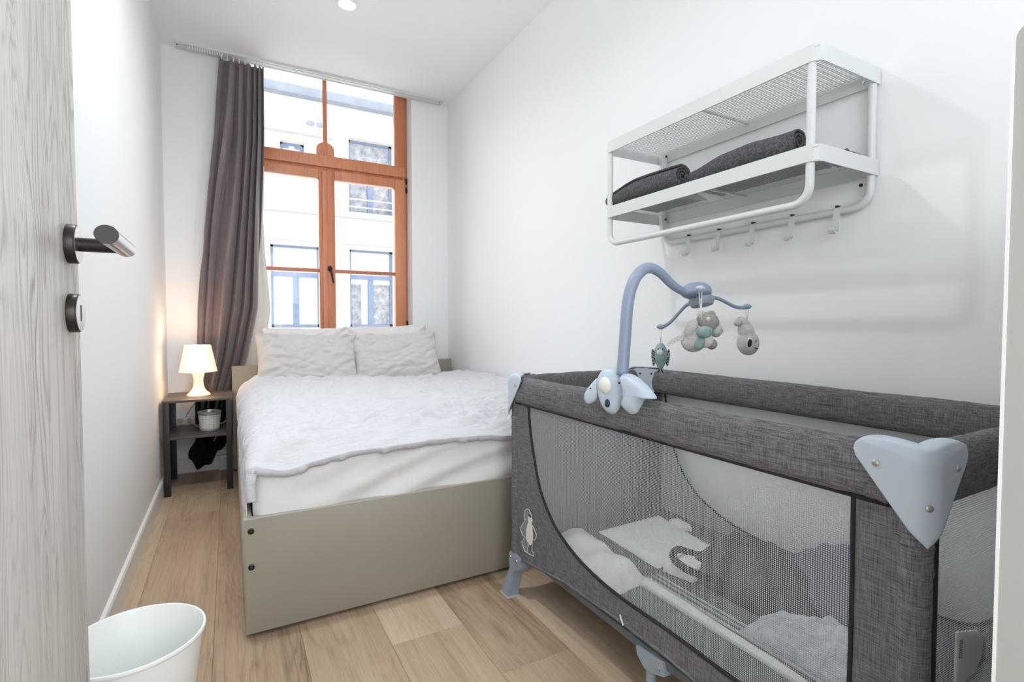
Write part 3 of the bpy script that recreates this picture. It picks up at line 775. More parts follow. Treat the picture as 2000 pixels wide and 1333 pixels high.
def ptow(a, b, c_, h, seed, name, label, parent=None):
    def f(u, v):
        x = a[0] + (b[0] - a[0]) * v + .008 * N(u * 4, v * 3, seed); y = a[1] + (b[1] - a[1]) * u + .006 * N(v * 4, u * 5, seed)
        z = c_ + h * (math.sin(PI * u) * math.sin(PI * v)) ** .4 * (.72 + .6 * abs(N(u * 6, v * 5, seed))) if 0 < u < 1 and 0 < v < 1 else c_
        return (x, y, z)
    o = solid(obj(name, grid(50, 24, f), towelw, None, 180), .005, -1); return tag(o, label, 'towel')
ptow((1.365, 1.30), (1.53, 1.55), 1.424, .045, 3, 'folded_towel', 'charcoal towel folded flat behind the rolled towel at the window end')
ptow((1.36, .86), (1.53, 1.24), 1.424, .052, 6, 'folded_towel', 'charcoal towel folded flat behind the rolled towel at the cabinet end')
ptow((1.41, .772), (1.545, .852), 1.424, .022, 11, 'folded_towel', 'rumpled dark cloth corner sticking up at the cabinet end of the rack')

# ------------------------------------------------------------------ travel cot
cot = thing('travel_cot', 'charcoal grey travel cot with net sides and pale blue corner brackets', 'cot', (1.2, .98, 0))
CX0, CX1, CY0, CY1, CZ = .872, 1.536, .345, 1.611, .787
def rail_(name, p, q, seed, hw=.026, hh=.047, sag=0):
    """padded rail between two points, rounded section with cloth creases"""
    p, q = Vector(p), Vector(q); L = (q - p).length; d = (q - p).normalized(); s = Vector((-d.y, d.x, 0)); n = 26; m = int(L / .006)
    def f(u, v):
        a = 2 * PI * u; c, sn = math.cos(a), math.sin(a)
        ex = math.copysign(abs(c) ** .7, c) * hw; ez = math.copysign(abs(sn) ** .75, sn) * hh
        t = v * L; endp = sm(.16, .0, min(t, L - t))
        w_ = (.0030 * N(t * 42, a * 1.1, seed) + .0016 * N(t * 90, a * 2, seed)) * (.35 + endp * 1.3) + .0016 * N(t * 14, a * 2.5, seed + 4)
        w_ += .0025 * N(t * 6, a, seed + 9)
        k = 1 + w_ / hw
        pos = p + d * t + s * ex * k + Vector((0, 0, ez * (1 + w_ / hh) - sag * math.sin(PI * v)))
        return tuple(pos)
    vs, fs = grid(n, m, f)
    return obj(name, (vs, fs), crib_cloth, cot, 180)
ZR = CZ - .049
RX = CX0 + .024
rail_('top_rail', (RX, CY0 + .03, ZR), (RX, CY1 - .03, ZR), 1)
rail_('top_rail', (CX1 - .026, CY0 + .03, ZR + .003), (CX1 - .026, CY1 - .03, ZR + .003), 2, .026, .047)
rail_('top_rail', (CX0 + .03, CY1 - .024, ZR + .003), (CX1 - .03, CY1 - .024, ZR + .003), 3)
rail_('top_rail', (CX0 + .03, CY0 + .026, ZR), (CX1 - .03, CY0 + .026, ZR), 4)
PXF = CX0 + .014                                                      # front fabric plane
PXB = CX1 - .014; PYN = CY0 + .014; PYF = CY1 - .014
curve = [(1.488, .70), (1.478, .62), (1.455, .535), (1.413, .428), (1.343, .348), (1.271, .306), (1.168, .272), (1.034, .255), (.853, .254), (.67, .248), (.56, .25), (.50, .268), (.462, .32), (.453, .40), (.453, .70)]
cv = [(p.x, p.y) for p in catmull([(a, b, 0) for a, b in curve], 6)]
low = [(CY0 + .02, .135), (.5, .165), (.85, .190), (1.034, .190), (1.27, .180), (1.503, .148), (1.594, .118)]
def cot_side(xp, nm):
    # left skirt + bottom + right strip as one C shaped panel
    outer = [(CY1 - .017, .70)] + [(CY1 - .017, .12)] + [(y, z) for y, z in low[::-1]] + [(CY0 + .017, .135), (CY0 + .017, .70)]
    poly = outer + cv[::-1]
    bm = prism(B(), poly, xp - .0012, .0024, lambda u, v, w_: Vector((w_, u, v)))
    pn = obj('fabric_panel', bm, crib_cloth, cot)
    xn = xp + (.0022 if xp < 1.2 else -.0022)
    obj('net_window', grid(6, 6, lambda u, v: (xn, .445 + 1.06 * u, .225 + .475 * v)), net_mat, cot)
    obj('piping', tube(B(), [(xp, y, z) for y, z in cv], .0045, 8), blackpipe, cot, 180)
    obj('hem_tube', tube(B(), [(xp, y, z) for y, z in low], .0045, 8), crib_cloth, cot, 180)
cot_side(PXF, 'front'); cot_side(PXB, 'back')
for x in (CX0 + .012, CX1 - .012): obj('rail_piping', tube(B(), [(x, CY0 + .04, .692), (x, CY1 - .04, .692)], .004, 8), blackpipe, cot, 180)
# far end: solid grey cloth with a round zip arc
boxo('end_panel', (CX0 + .017, PYF - .001, .13), (CX1 - .017, PYF + .001, .70), crib_end_cloth, cot)
arc = [(1.20 + .235 * math.cos(t), PYF - .003, .445 + .215 * math.sin(t)) for t in [PI * (-.12 + 1.24 * k / 40) for k in range(41)]]
obj('zip_arc', tube(B(), arc, .0035, 6), mottled('pale_zip', (150, 152, 154), .7, 6, 60, 0), cot, 180)
# near end: cloth strips with a net window
xa, xb = .925, 1.484
for a, b in ((CX0 + .017, xa), (xb, CX1 - .017)): boxo('end_strip', (a, PYN - .0012, .14), (b, PYN + .0012, .70), crib_cloth, cot)
boxo('end_skirt', (xa, PYN - .0012, .14), (xb, PYN + .0012, .26), crib_cloth, cot)
boxo('net_window', (xa, PYN - .0002, .26), (xb, PYN, .70), net_mat, cot)
for x in (xa, xb): obj('piping', tube(B(), [(x, PYN - .002, .26), (x, PYN - .002, .695)], .0045, 8), blackpipe, cot, 180)
bm = B(); ly = PYN + .003
prism(bm, [(1.02, .385), (1.045, .378), (1.095, .385), (1.118, .405), (1.120, .43), (1.10, .452), (1.03, .47), (1.02, .47)], ly, .003, lambda u, v, w_: Vector((u, w_, v)))
lbo = obj('care_label', bm, sticker, cot)
for k in range(3): boxo('print_line', (1.030 + k * .0035, ly - .0008, .425), (1.0315 + k * .0035, ly - .0002, .455), ink, lbo)
# posts
for x, y in ((CX0 + .026, CY0 + .026), (CX0 + .026, CY1 - .026), (CX1 - .026, CY0 + .026), (CX1 - .026, CY1 - .026)):
    bm = B(); m_ = 60; 
    def pf(u, v, x=x, y=y):
        a = 2 * PI * u; z = .128 + .60 * v; rr = .0215 * (1 + .05 * N(z * 30, a, x * 9)) + (.0016 if abs(z - .60) < .004 or abs(z - .635) < .004 else 0)
        return (x + rr * math.cos(a), y + rr * math.sin(a), z)
    obj('post', grid(20, 80, pf), crib_cloth, cot, 180)
# corner brackets
def bracket(cx, cy, sx, sy, lab_):
    """pale shell wrapped round a corner: sx,sy point outwards"""
    R = .024; nU, nV = 72, 34; W = .094; r = .020; zt = CZ + .006; arcl = R * PI / 4
    def outer(s):
        """s metres from the corner: s<0 along the long side face (x = cx), s>0 along the end face (y = cy)"""
        if abs(s) < arcl:
            a = PI / 4 + s / R
            return cx - sx * R + sx * R * math.cos(a), cy - sy * R + sy * R * math.sin(a)
        if s < 0: return cx, cy - sy * (R + (abs(s) - arcl))
        return cx - sx * (R + (s - arcl)), cy
    def normal(s):
        a = PI / 4 + max(-arcl, min(arcl, s)) / R
        return sx * math.cos(a), sy * math.sin(a)
    tx, tz = W - r + .78 * r, zt - r - .62 * r
    def f(u, v):
        s = (u * 2 - 1) * W; q = abs(s); dd = max(0, q - (W - r)); half = math.sqrt(max(0, r * r - dd * dd))
        top = zt - r + half - .006 * math.exp(-(q / .030) ** 2)
        bot = .646 + (tz - .646) * (q / tx) if q < tx else zt - r - half
        fade = sm(W, W - r * 1.6, q)
        x, y = outer(s); nx, ny = normal(s)
        if v < .72: z = bot + (max(top, bot) - bot) * (v / .72); d = .006 - .004 * sm(.60, .72, v) * fade
        else:
            t = (v - .72) / .28; z = top + .004 * math.sin(PI * t) * fade - .001 * t; d = .002 - (.030 * t) * fade
        return (x + nx * d, y + ny * d, z)
    o = solid(obj('corner_bracket', grid(nU, nV, f), blue_plastic, cot, 180, label=lab_), .003, 0)
    for s, z in ((-.062, CZ - .030), (.062, CZ - .030), (0, .705)):
        x, y = outer(s); ax = Vector((0, sy, 0)) if s > .03 else (Vector((sx, 0, 0)) if s < -.03 else Vector((sx * .6, sy * .8, 0)))
        obj('screw', lathe(B(), [(.0055, 0), (.0052, .002), (.003, .0035), (.001, .0036)], Vector((x, y, z)) + ax * .0068, 14, ax), steel, o, 40)
    return o
bracket(CX0, CY0, -1, -1, None); bracket(CX0, CY1, -1, 1, None)
bracket(CX1, CY0, 1, -1, None); br = bracket(CX1, CY1, 1, 1, None)
# inner face plate seen at the back corner
bm = B(); c = Vector((CX1 - .066, CY1 - .066, CZ - .045)); nrm = Vector((-1, -1, 0)).normalized(); sd = Vector((1, -1, 0)).normalized()
pl = [(-.046, .045), (.036, .045), (.046, .038), (.046, -.01), (.036, -.04), (.018, -.056), (-.018, -.056), (-.036, -.04), (-.048, -.005)]
pl = [(p.x, p.y) for p in catmull([(a, b_, 0) for a, b_ in pl], 4, True)]
prism(bm, pl, -.006, .012, lambda u, v, w_: c + sd * u + Vector((0, 0, v)) + nrm * w_)
ip = obj('inner_plate', bm, blue_plastic, br, 40)
for u_ in (-.022, .022): obj('rivet', lathe(B(), [(.004, 0), (.004, .0015)], c + sd * u_ + Vector((0, 0, .028)) + nrm * .006, 12, nrm), darkmetal, br, 40)
# feet
def foot(cx, sy, y):
    pl = [(0, .150), (.072, .148), (.076, .112), (.068, .100), (.046, .094), (.038, .080), (.038, .014), (.042, 0), (-.014, 0), (-.016, .010), (.004, .092), (-.002, .128)]
    bm = prism(B(), pl, 0, .046, lambda u, v, w_: Vector((cx + w_, y - sy * u, v)))
    for v in bm.verts: v.co.x -= .026 * max(0, 1 - v.co.z / .1) * (1 if cx < 1.2 else -1)
    bmesh.ops.bevel(bm, geom=[e for e in bm.edges if e.calc_face_angle(0) > 1.2], offset=.004, segments=2, affect='EDGES')
    fo = obj('foot', bm, bluegrey, cot, 30)
    for u_ in (.014, .058): obj('rivet', lathe(B(), [(.0055, 0), (.0045, .003), (.001, .0035)], (cx, y - sy * u_, .135), 12, (-1, 0, 0)), steel, fo, 40)
    fx = -.026 if cx < 1.2 else .026
    boxo('foot_pad', (cx - .002 + fx, min(y + sy * .016, y - sy * .044), 0), (cx + .048 + fx, max(y + sy * .016, y - sy * .044), .004), beige_edge, fo)
foot(CX0 + .000, 1, CY1 - .006); foot(CX0 + .0, -1, CY0 + .006); foot(CX1 - .048, 1, CY1 - .006); foot(CX1 - .048, -1, CY0 + .006)
# centre leg with bracket
cl = obj('centre_leg', prism(B(), [(.955, .160), (.864, .168), (.858, .138), (.885, .128), (.905, .122), (.925, .120), (.950, .140)], PXF - .003, .034, lambda u, v, w_: Vector((w_, u, v))), bluegrey, cot)
obj('leg_tube', tube(B(), [(PXF + .014, .918, .0), (PXF + .014, .918, .14)], .0125, 16), bluegrey, cl, 60)
obj('rivet', lathe(B(), [(.005, 0), (.004, .003), (.001, .0035)], (PXF - .003, .876, .148), 12, (-1, 0, 0)), steel, cl, 40)
# hanging care tag at the front hem
obj('hem_tag', tube(B(), [(PXF - .006, 1.012, .212), (PXF - .008, .996, .192)], .002, 6), stringm, cot)
# base and mattress
boxo('cot_base', (CX0 + .02, CY0 + .02, .150), (CX1 - .02, CY1 - .02, .172), matgrey, cot, .004)
def cmt(u, v):
    x = CX0 + .022 + (CX1 - CX0 - .044) * u; y = CY0 + .022 + (CY1 - CY0 - .044) * v
    s = min(abs(y - k) for k in (.62, .98, 1.30)); e = min(min(u, 1 - u) * .64, min(v, 1 - v) * 1.2)
    return (x, y, .198 - .010 * math.exp(-(s / .008) ** 2) - .02 * (1 - sm(0, .02, e)) + .001 * N(x * 20, y * 20))
solid(obj('cot_mattress', grid(60, 150, cmt), matgrey, cot, 180), .02, -1)
for x_, w_ in ((1.100, .008), (1.122, .006), (1.140, .008)):
    bm = B(); P = [(x_ + .04 * sm(.6, 1.16, y) * 0, y) for y in [.45 + .03 * k for k in range(24)]]
    tube(bm, [(x + .004 * N(y * 5, x_), y, .2005) for x, y in P], w_ / 2, 6); obj('webbing', bm, matlight, cot, 180)
obj('edge_cord', tube(B(), [(1.052 + .004 * N(y * 7), y, .201) for y in [.43 + .03 * k for k in range(25)]], .005, 6), matlight, cot, 180)

# printed animal on the corner of the front panel
def prt(pts, off): return [tuple(at(1000 + px * 70 / 778, 980 + py * 120 / 1333, 'x', PXF - .0022))[1:] for px, py in pts]
bodyp = [(320, 160), (285, 190), (268, 250), (268, 340), (285, 410), (235, 480), (192, 560), (190, 620), (235, 735), (262, 760), (262, 800), (208, 875), (240, 970), (280, 1085), (330, 1105), (345, 1000), (365, 945), (440, 930), (445, 800), (440, 600), (425, 480), (440, 430), (430, 330), (395, 240), (370, 180)]
printm = M('print_sage', (132, 144, 146), .9).m; printw = M('print_white', (226, 226, 222), .9).m
em = obj('printed_animal', prism(B(), prt(bodyp, 0), PXF - .0020, .0010, lambda u, v, w_: Vector((w_, u, v))), printm, cot, label='small standing animal print in sage and white')
obj('belly_print', prism(B(), prt([(360, 320), (345, 380), (360, 450), (330, 520), (305, 640), (305, 780), (330, 870), (375, 935), (420, 935), (450, 850), (455, 700), (430, 560), (410, 470), (438, 440), (436, 380), (400, 330)], 0), PXF - .0026, .0007, lambda u, v, w_: Vector((w_, u, v))), printw, em)
obj('nose_print', prism(B(), prt([(360, 270), (395, 300), (415, 330), (408, 360), (390, 350), (370, 310)], 0), PXF - .0031, .0006, lambda u, v, w_: Vector((w_, u, v))), nose, em)
ol = prt(bodyp, 0); obj('print_outline', tube(B(), [(PXF - .0022, a, b_) for a, b_ in ol + ol[:1]], .0011, 5, False), printw, em)
for pl in ([(440, 520), (480, 600), (530, 720), (525, 780), (490, 840), (450, 835)], [(440, 930), (435, 1090), (475, 1110), (468, 1190), (390, 1150), (280, 1085)]):
    q = prt(pl, 0); obj('print_outline', tube(B(), [(PXF - .0022, a, b_) for a, b_ in q], .0011, 5, False), printw, em)

# ------------------------------------------------------------------ things lying in the cot
def slab(name, quad, z, h, mat, label, cat, wob=.006, seed=0, nu=36, nv=36, puff=.5):
    q = [Vector((a, b_, 0)) for a, b_ in quad]
    def f(u, v):
        p = q[0].lerp(q[1], u).lerp(q[3].lerp(q[2], u), v); e = min(u, 1 - u, v, 1 - v) * 2
        zz = z + h * min(1, e * 4) ** puff + wob * N(p.x * 14, p.y * 14, seed) * min(1, e * 4) if e > 0 else z
        return (p.x + .3 * wob * N(u * 5, v * 5, seed), p.y + .3 * wob * N(u * 4, v * 6, seed + 3), zz)
    vs, fs = grid(nu, nv, f)
    # closed underside
    base = len(vs); n1 = nu + 1
    rim = [i for i in range(nu + 1)] + [j * n1 + nu for j in range(1, nv + 1)] + [nv * n1 + i for i in range(nu - 1, -1, -1)] + [j * n1 for j in range(nv - 1, 0, -1)]
    fs.append(tuple(rim[::-1]))
    return tag(obj(name, (vs, fs), mat, None, 60), label, cat)
slab('folded_blanket', [(.915, 1.52), (1.115, 1.50), (1.075, 1.12), (.915, 1.10)], .200, .045, cotton_light, 'white folded blanket in the front corner of the cot under the animal print', 'blanket', .014, 2, puff=.8)
slab('folded_sheet', [(1.185, 1.485), (1.50, 1.495), (1.445, 1.19), (1.165, 1.165)], .200, .012, cotton_light, 'flat white folded sheet lying across the far end of the cot', 'sheet', .004, 4)
slab('muslin_cloth', [(1.165, 1.148), (1.45, 1.178), (1.505, 1.06), (1.19, 1.05)], .202, .036, cotton_light, 'crumpled white cloth beside the dark bag in the cot', 'cloth', .012, 7)
slab('paper_label', [(1.475, 1.42), (1.51, 1.40), (1.495, 1.32), (1.46, 1.34)], .200, .022, sticker, 'small white tag near the back edge of the cot mattress', 'tag', .01, 9)
slab('cloth_strip', [(1.062, 1.165), (1.094, 1.16), (1.075, .62), (1.050, .60)], .1985, .010, cotton_light, 'long narrow white cloth strip along the front of the cot mattress', 'cloth', .003, 12, 12, 60)
bag = thing('fabric_bag', 'slate grey soft bag with a loop handle lying in the cot', 'bag', (1.38, .93, .2))
def mound(a, b_, h, seed, wob):
    def f(u, v):
        x = a[0] + (b_[0] - a[0]) * u; y = a[1] + (b_[1] - a[1]) * v
        k = max(0, math.sin(PI * u) * math.sin(PI * v)) ** .45
        return (x + .01 * N(v * 5, u, seed), y + .012 * N(u * 5, v, seed), .199 + h * k * (.8 + .5 * N(u * 3, v * 3, seed)) + wob * abs(N(u * 9, v * 9, seed)) * k)
    vs, fs = grid(40, 40, f); n1 = 41
    rim = [i for i in range(41)] + [j * n1 + 40 for j in range(1, 41)] + [40 * n1 + i for i in range(39, -1, -1)] + [j * n1 for j in range(39, 0, -1)]
    fs.append(tuple(rim[::-1])); return vs, fs
obj('bag_body', mound((1.21, 1.13), (1.51, .70), .13, 2, .03), greybag, bag, 180)
obj('handle', tube(B(), catmull([(1.215, .97, .235), (1.165, 1.04, .250), (1.175, 1.11, .256), (1.235, 1.145, .256), (1.29, 1.11, .24), (1.31, 1.05, .28)], 6), .011, 10), black, bag, 180)
tag(obj('fleece_jacket', mound((1.27, .95), (1.51, .48), .19, 8, .03), lilac, None, 180), 'lilac grey fleece bundled at the near end of the cot behind the bag', 'clothing')
tag(obj('fluffy_towel', mound((1.10, .83), (1.30, .50), .07, 14, .03), fluffy, None, 180), 'pale blue fluffy towel heaped at the near end of the cot', 'towel')

# ------------------------------------------------------------------ baby mobile
mob = thing('baby_mobile', 'pale blue cot mobile clamped on the front rail, with an animal face', 'mobile', (.86, 1.02, .73))
HX = CX0 - .008
FA = math.radians(30)
def F(y, z, w_=0): y *= .70; w_ *= .8; return Vector((HX + .006 + math.sin(FA) * y - math.cos(FA) * w_, 1.035 - math.cos(FA) * y - math.sin(FA) * w_, .79 + z))        # y to the right as seen from the door side
def F0(y, z, w_=0): return Vector((HX - w_, 1.045 - y, .79 + z))
def dome(poly, depth, name, mat, parent, back=.012, c=None, nr=7, F=F):
    bm = B(); cy = sum(p[0] for p in poly) / len(poly); cz = sum(p[1] for p in poly) / len(poly); rings = []
    rings.append([bm.verts.new(F(y, z, -back)) for y, z in poly])
    for j in range(nr):
        t = j / nr; k = 1 - t; h = depth * math.sqrt(max(0, 1 - k ** 3.5))
        rings.append([bm.verts.new(F(cy + (y - cy) * k, cz + (z - cz) * k, h)) for y, z in poly])
    n = len(poly)
    for a, b_ in zip(rings, rings[1:]):
        for i in range(n): bm.faces.new((a[i], a[(i + 1) % n], b_[(i + 1) % n], b_[i]))
    tip = bm.verts.new(F(cy, cz, depth))
    for i in range(n): bm.faces.new((rings[-1][i], rings[-1][(i + 1) % n], tip))
    return obj(name, bm, mat, parent, 50)
def smooth(pts, n=5): return [(p.x, p.y) for p in catmull([(a, b_, 0) for a, b_ in pts], n, True)]
head = smooth([(-.062, .03), (-.035, .062), (.015, .068), (.052, .050), (.060, .015), (.052, -.020), (.030, -.048), (0, -.056), (-.032, -.045), (-.055, -.012)])
hd = dome(head, .026, 'clamp_face', blue_pale, mob)
dome(smooth([(-.056, .036), (-.078, .026), (-.108, -.002), (-.112, -.022), (-.098, -.034), (-.070, -.024), (-.054, 0)]), .016, 'ear', blue_pale, mob)
dome(smooth([(.050, .052), (.085, .054), (.128, .034), (.158, .012), (.160, .004), (.140, .008), (.118, -.008), (.104, -.036), (.082, -.042), (.056, -.026), (.064, 0), (.056, .030)]), .016, 'ear', blue_pale, mob, F=F0)
obj('clamp_hook', box(B(), (HX + .006, .972, .784), (HX + .060, 1.045, .800), .006, 3), blue_pale, mob, 40)
boxo('clamp_back', (HX + .056, .975, .735), (HX + .064, 1.042, .799), blue_pale, mob, .003)
obj('button', ellipsoid(B(), F(-.018, .022, .026), (.012, .022, .022)), milk, mob, 180)
obj('nose_button', ellipsoid(B(), F(-.010, -.024, .0235), (.006, .008, .0115)), navy, mob, 180)
for y, z, w_, F_ in ((.034, .030, .0215, F), (.080, .024, .0125, F0), (-.080, .010, .013, F)): obj('eye', ellipsoid(B(), F_(y, z, w_), (.003, .0032, .0032), 10, 8), nose, mob, 180)
obj('small_switch', ellipsoid(B(), F(.040, -.052, .002), (.006, .006, .004), 10, 8), milk, mob, 180)
armp = catmull([(.872, 1.0, .842), (.879, 1.0, .92), (.888, 1.0, 1.02), (.905, 1.0, 1.075), (.935, 1.0, 1.108), (.966, 1.0, 1.116), (1.0, 1.0, 1.105), (1.04, 1.0, 1.078), (1.075, 1.0, 1.062), (1.105, 1.0, 1.056)], 6)
obj('arm', tube(B(), armp, lambda t: .0150 - .0045 * sm(.35, 1, t), 18), blue_arm, mob, 180)
tilt = Matrix.Rotation(math.radians(-14), 3, 'X')
hub = Vector((1.142, 1.0, 1.052))
obj('motor_housing', ellipsoid(B(), hub + Vector((-.004, 0, .006)), (.046, .036, .028), 26, 14, tilt, lambda p: Vector((p.x * (1 + .25 * max(0, -p.x)), p.y * (1 - .25 * max(0, -p.x)), p.z if p.z > -.25 else -.25 + (p.z + .25) * .5))), blue_arm, mob, 180)
ax = tilt @ Vector((0, 0, -1))
obj('rotor_disc', lathe(B(), [(.030, .006), (.034, .010), (.034, .020), (.029, .030), (.001, .032)], hub + Vector((.008, -.002, -.002)), 32, ax), bluegrey, mob, 40)
for k, (x, z) in enumerate(((1.098, 1.045), (1.112, 1.052))): obj('vent_hole', ellipsoid(B(), (x, .972, z - .004), (.003, .003, .002), 8, 6), navy, mob, 180)
ends3 = {'A': (1.112, 1.108, .960), 'B': (1.298, .960, 1.018), 'C': (1.066, .925, 1.060)}
c0 = hub + Vector((.008, -.002, -.014))
for k, e in ends3.items():
    e = Vector(e); m1 = c0.lerp(e, .35) + Vector((0, 0, .012 if k != 'C' else .0)); m2 = c0.lerp(e, .75) + Vector((0, 0, -.004 if k != 'C' else -.006))
    a_ = obj('spoke', tube(B(), catmull([c0.lerp(e, .16), m1, m2, e], 6), lambda t: .0062 - .0012 * math.sin(PI * t), 10), blue_arm, mob, 180)
    obj('spoke_cap', ellipsoid(B(), e + Vector((0, 0, .002)), (.013, .012, .0075), 16, 10), blue_arm if k != 'C' else blue_pale, a_, 180)
def strings(p, q, parent, sep=.004):
    for s in (-1, 1): obj('hanging_cord', tube(B(), [Vector(p) + RT * s * sep, Vector(q)], .0011, 6), stringm, parent, 180)
# teal bird
e = Vector(ends3['A']); bt = e + Vector((0, 0, -.085))
bird = thing('plush_bird', 'small teal plush bird with speckled wings, hanging lowest on the mobile', 'toy', bt)
strings(e, bt + Vector((0, 0, .036)), bird)
obj('body', ellipsoid(B(), bt, (.020, .020, .040), 20, 14, None, lambda p: Vector((p.x * (1 - .35 * max(0, -p.z)), p.y * (1 - .35 * max(0, -p.z)), p.z))), teal, bird, 180)
fd = Vector((-math.sin(YAW) * .8 - .2, -math.cos(YAW), 0)).normalized()
obj('face_patch', ellipsoid(B(), bt + fd * .014 - RT * .004 + Vector((0, 0, .012)), (.011, .009, .010), 14, 10), plushw, bird, 180)
for s in (-1, 1): obj('eye', ellipsoid(B(), bt + fd * .020 + RT * (s * .006 - .004) + Vector((0, 0, .022)), (.002, .002, .002), 8, 6), nose, bird, 180)
def spk():
    m = M('speckled_dark_green', (40, 60, 62), .9); n = m.noise(m.coords(), 320, 1); m.col(m.ramp(n, [(.48, (26, 40, 44)), (.56, (190, 205, 202))])); return m.m
spm = spk()
for s in (-1, 1): obj('wing', ellipsoid(B(), bt + RT * s * .0215 + Vector((0, 0, -.004)), (.005, .006, .026), 12, 10, Matrix.Rotation(.12 * s, 3, 'Y')), spm, bird, 180)
for s in (-1, 1): obj('foot', tube(B(), [bt + Vector((0, 0, -.034)), bt + RT * s * .008 + Vector((0, 0, -.05))], .0018, 6), nose, bird, 180)
# grey bear
e = Vector(ends3['C']); bb_ = e + Vector((.0, .0, -.112)); VW = Vector((-.0, 0, 0))
def Q(r, u, f_=0): return bb_ + RT * r + Vector((0, 0, u)) - Vector((FW.x, FW.y, 0)).normalized() * f_
bear = thing('plush_bear', 'grey plush bear holding a teal bundle, in the middle of the mobile', 'toy', bb_)
strings(e, Q(-.004, .034, .02), bear)
RZ = Matrix.Rotation(-YAW, 3, 'Z')
def eb(name, c, r, mat, tilt_=0, parent=bear, seg=22): return obj(name, ellipsoid(B(), c, r, seg, 14, RZ @ Matrix.Rotation(tilt_, 3, 'Y')), mat, parent, 180)
eb('body', Q(-.014, -.014), (.034, .030, .038), plush, .55)
eb('head', Q(.018, .026, .004), (.029, .027, .027), plushd, .3)
eb('muzzle', Q(.038, .006, .008), (.016, .018, .018), plush)
eb('muzzle_nose', Q(.051, .004, .006), (.006, .007, .007), plushd)
eb('ear', Q(.0, .046, .008), (.011, .008, .011), plush); eb('ear', Q(.034, .046, -.012), (.011, .008, .011), plushd)
eb('eye', Q(.010, .034, .030), (.0055, .004, .006), plushw); eb('teal_bundle', Q(.0, .002, .034), (.020, .014, .015), teal, -.1)
eb('teal_scarf', Q(-.010, -.026, .028), (.012, .012, .018), teal, .5); eb('belly', Q(.008, -.020, .022), (.018, .014, .020), plushw, .6)
eb('paw', Q(.026, -.030, .014), (.013, .013, .014), plushd, .4); eb('arm', Q(-.028, .010, .014), (.014, .014, .026), plush, .5)
eb('leg', Q(-.030, -.026, .010), (.018, .016, .020), plush)
q0 = Q(-.046, -.012, .01); rb_ = [q0, Q(-.062, -.016, .012), Q(-.080, -.026, .012), Q(-.088, -.032, .012)]; bm = B(); prev = None
for p in catmull(rb_, 4):
    r_ = [bm.verts.new(p + Vector((0, 0, .0065))), bm.verts.new(p - Vector((0, 0, .0065)))]
    if prev: bm.faces.new((prev[0], prev[1], r_[1], r_[0]))
    prev = r_
solid(obj('ribbon_label', bm, ribbon, bear), .0008)
# grey sleepy animal
e = Vector(ends3['B']); bb_ = e + Vector((.002, 0, -.088))
koala = thing('plush_elephant', 'pale grey plush animal with a raised trunk, rightmost on the mobile', 'toy', bb_)
strings(e, bb_ + Vector((0, 0, .050)), koala, .005)
eb('body', Q(.003, -.014), (.031, .027, .036), plush, -.1, koala)
eb('upper_body', Q(-.002, .016, 0), (.022, .020, .030), plush, -.45, koala)
obj('trunk', tube(B(), catmull([Q(.004, .012), Q(-.004, .034), Q(-.018, .050), Q(-.028, .044)], 5), lambda t: .016 - .006 * t, 14), plush, koala, 180)
eb('trunk_tip', Q(-.029, .043, .002), (.010, .010, .010), plush, 0, koala)
eb('nose', Q(-.004, -.014, .0265), (.006, .004, .012), nose, .1, koala); eb('nose_patch', Q(-.003, -.013, .0225), (.0085, .006, .016), plushw, .1, koala)
eb('closed_eye', Q(.014, -.008, .0235), (.0022, .003, .007), plushd, .3, koala); eb('mouth', Q(.014, -.028, .0205), (.010, .004, .0015), nose, .35, koala)
obj('whisker_cord', tube(B(), [Q(-.026, .010, .01), Q(-.044, -.002, .012)], .0012, 6), stringm, koala, 180)

# ------------------------------------------------------------------ building across the street
bl = thing('building', 'cream plastered house front with blue grey windows across the street', 'building', (2, 11, -4))
facm = mottled('cream_render', (243, 238, 226), .85, 3, .7, .2, 30, .004); moul = mottled('pale_moulding', (244, 241, 233), .8, 2, 2, 0)
zinc = mottled('zinc_ledge_cover', (196, 201, 207), .6, 6, 4, 0)
bluew = mottled('blue_grey_window_paint', (128, 142, 172), .5, 6, 8, 0); gutm = mottled('zinc_gutter', (150, 158, 172), .5, 8, 5, 0)
blind = mottled('pale_blind', (226, 232, 228), .7, 5, 1.5, 0)
def dg(): 
    m = M('painted_reflection_glass', (120, 128, 132), .3); n = m.noise(m.coords(), 9, 6, .7); m.col(m.ramp(n, [(.3, (116, 126, 134)), (.5, (158, 160, 168)), (.7, (196, 196, 202))])); return m.m  # mottled greys paint the reflections into the pane colour
darkglass = dg()
xs = [(-7.0, -6.06), (-5.5, -4.56), (-3.98, -3.04), (-2.4, -1.46), (-.80, .14), (.72, 1.66), (2.215, 3.155), (3.72, 4.66), (5.22, 6.16), (6.74, 7.68)]
ops = [(a, b_, .90, 2.54) for a, b_ in xs] + [(a, b_, 3.29, 4.83) for a, b_ in xs if a > 2 or a < -.9] + [(.92, 1.37, 4.20, 4.565)]
ops += [(a, b_, -2.2, -.2) for a, b_ in xs]
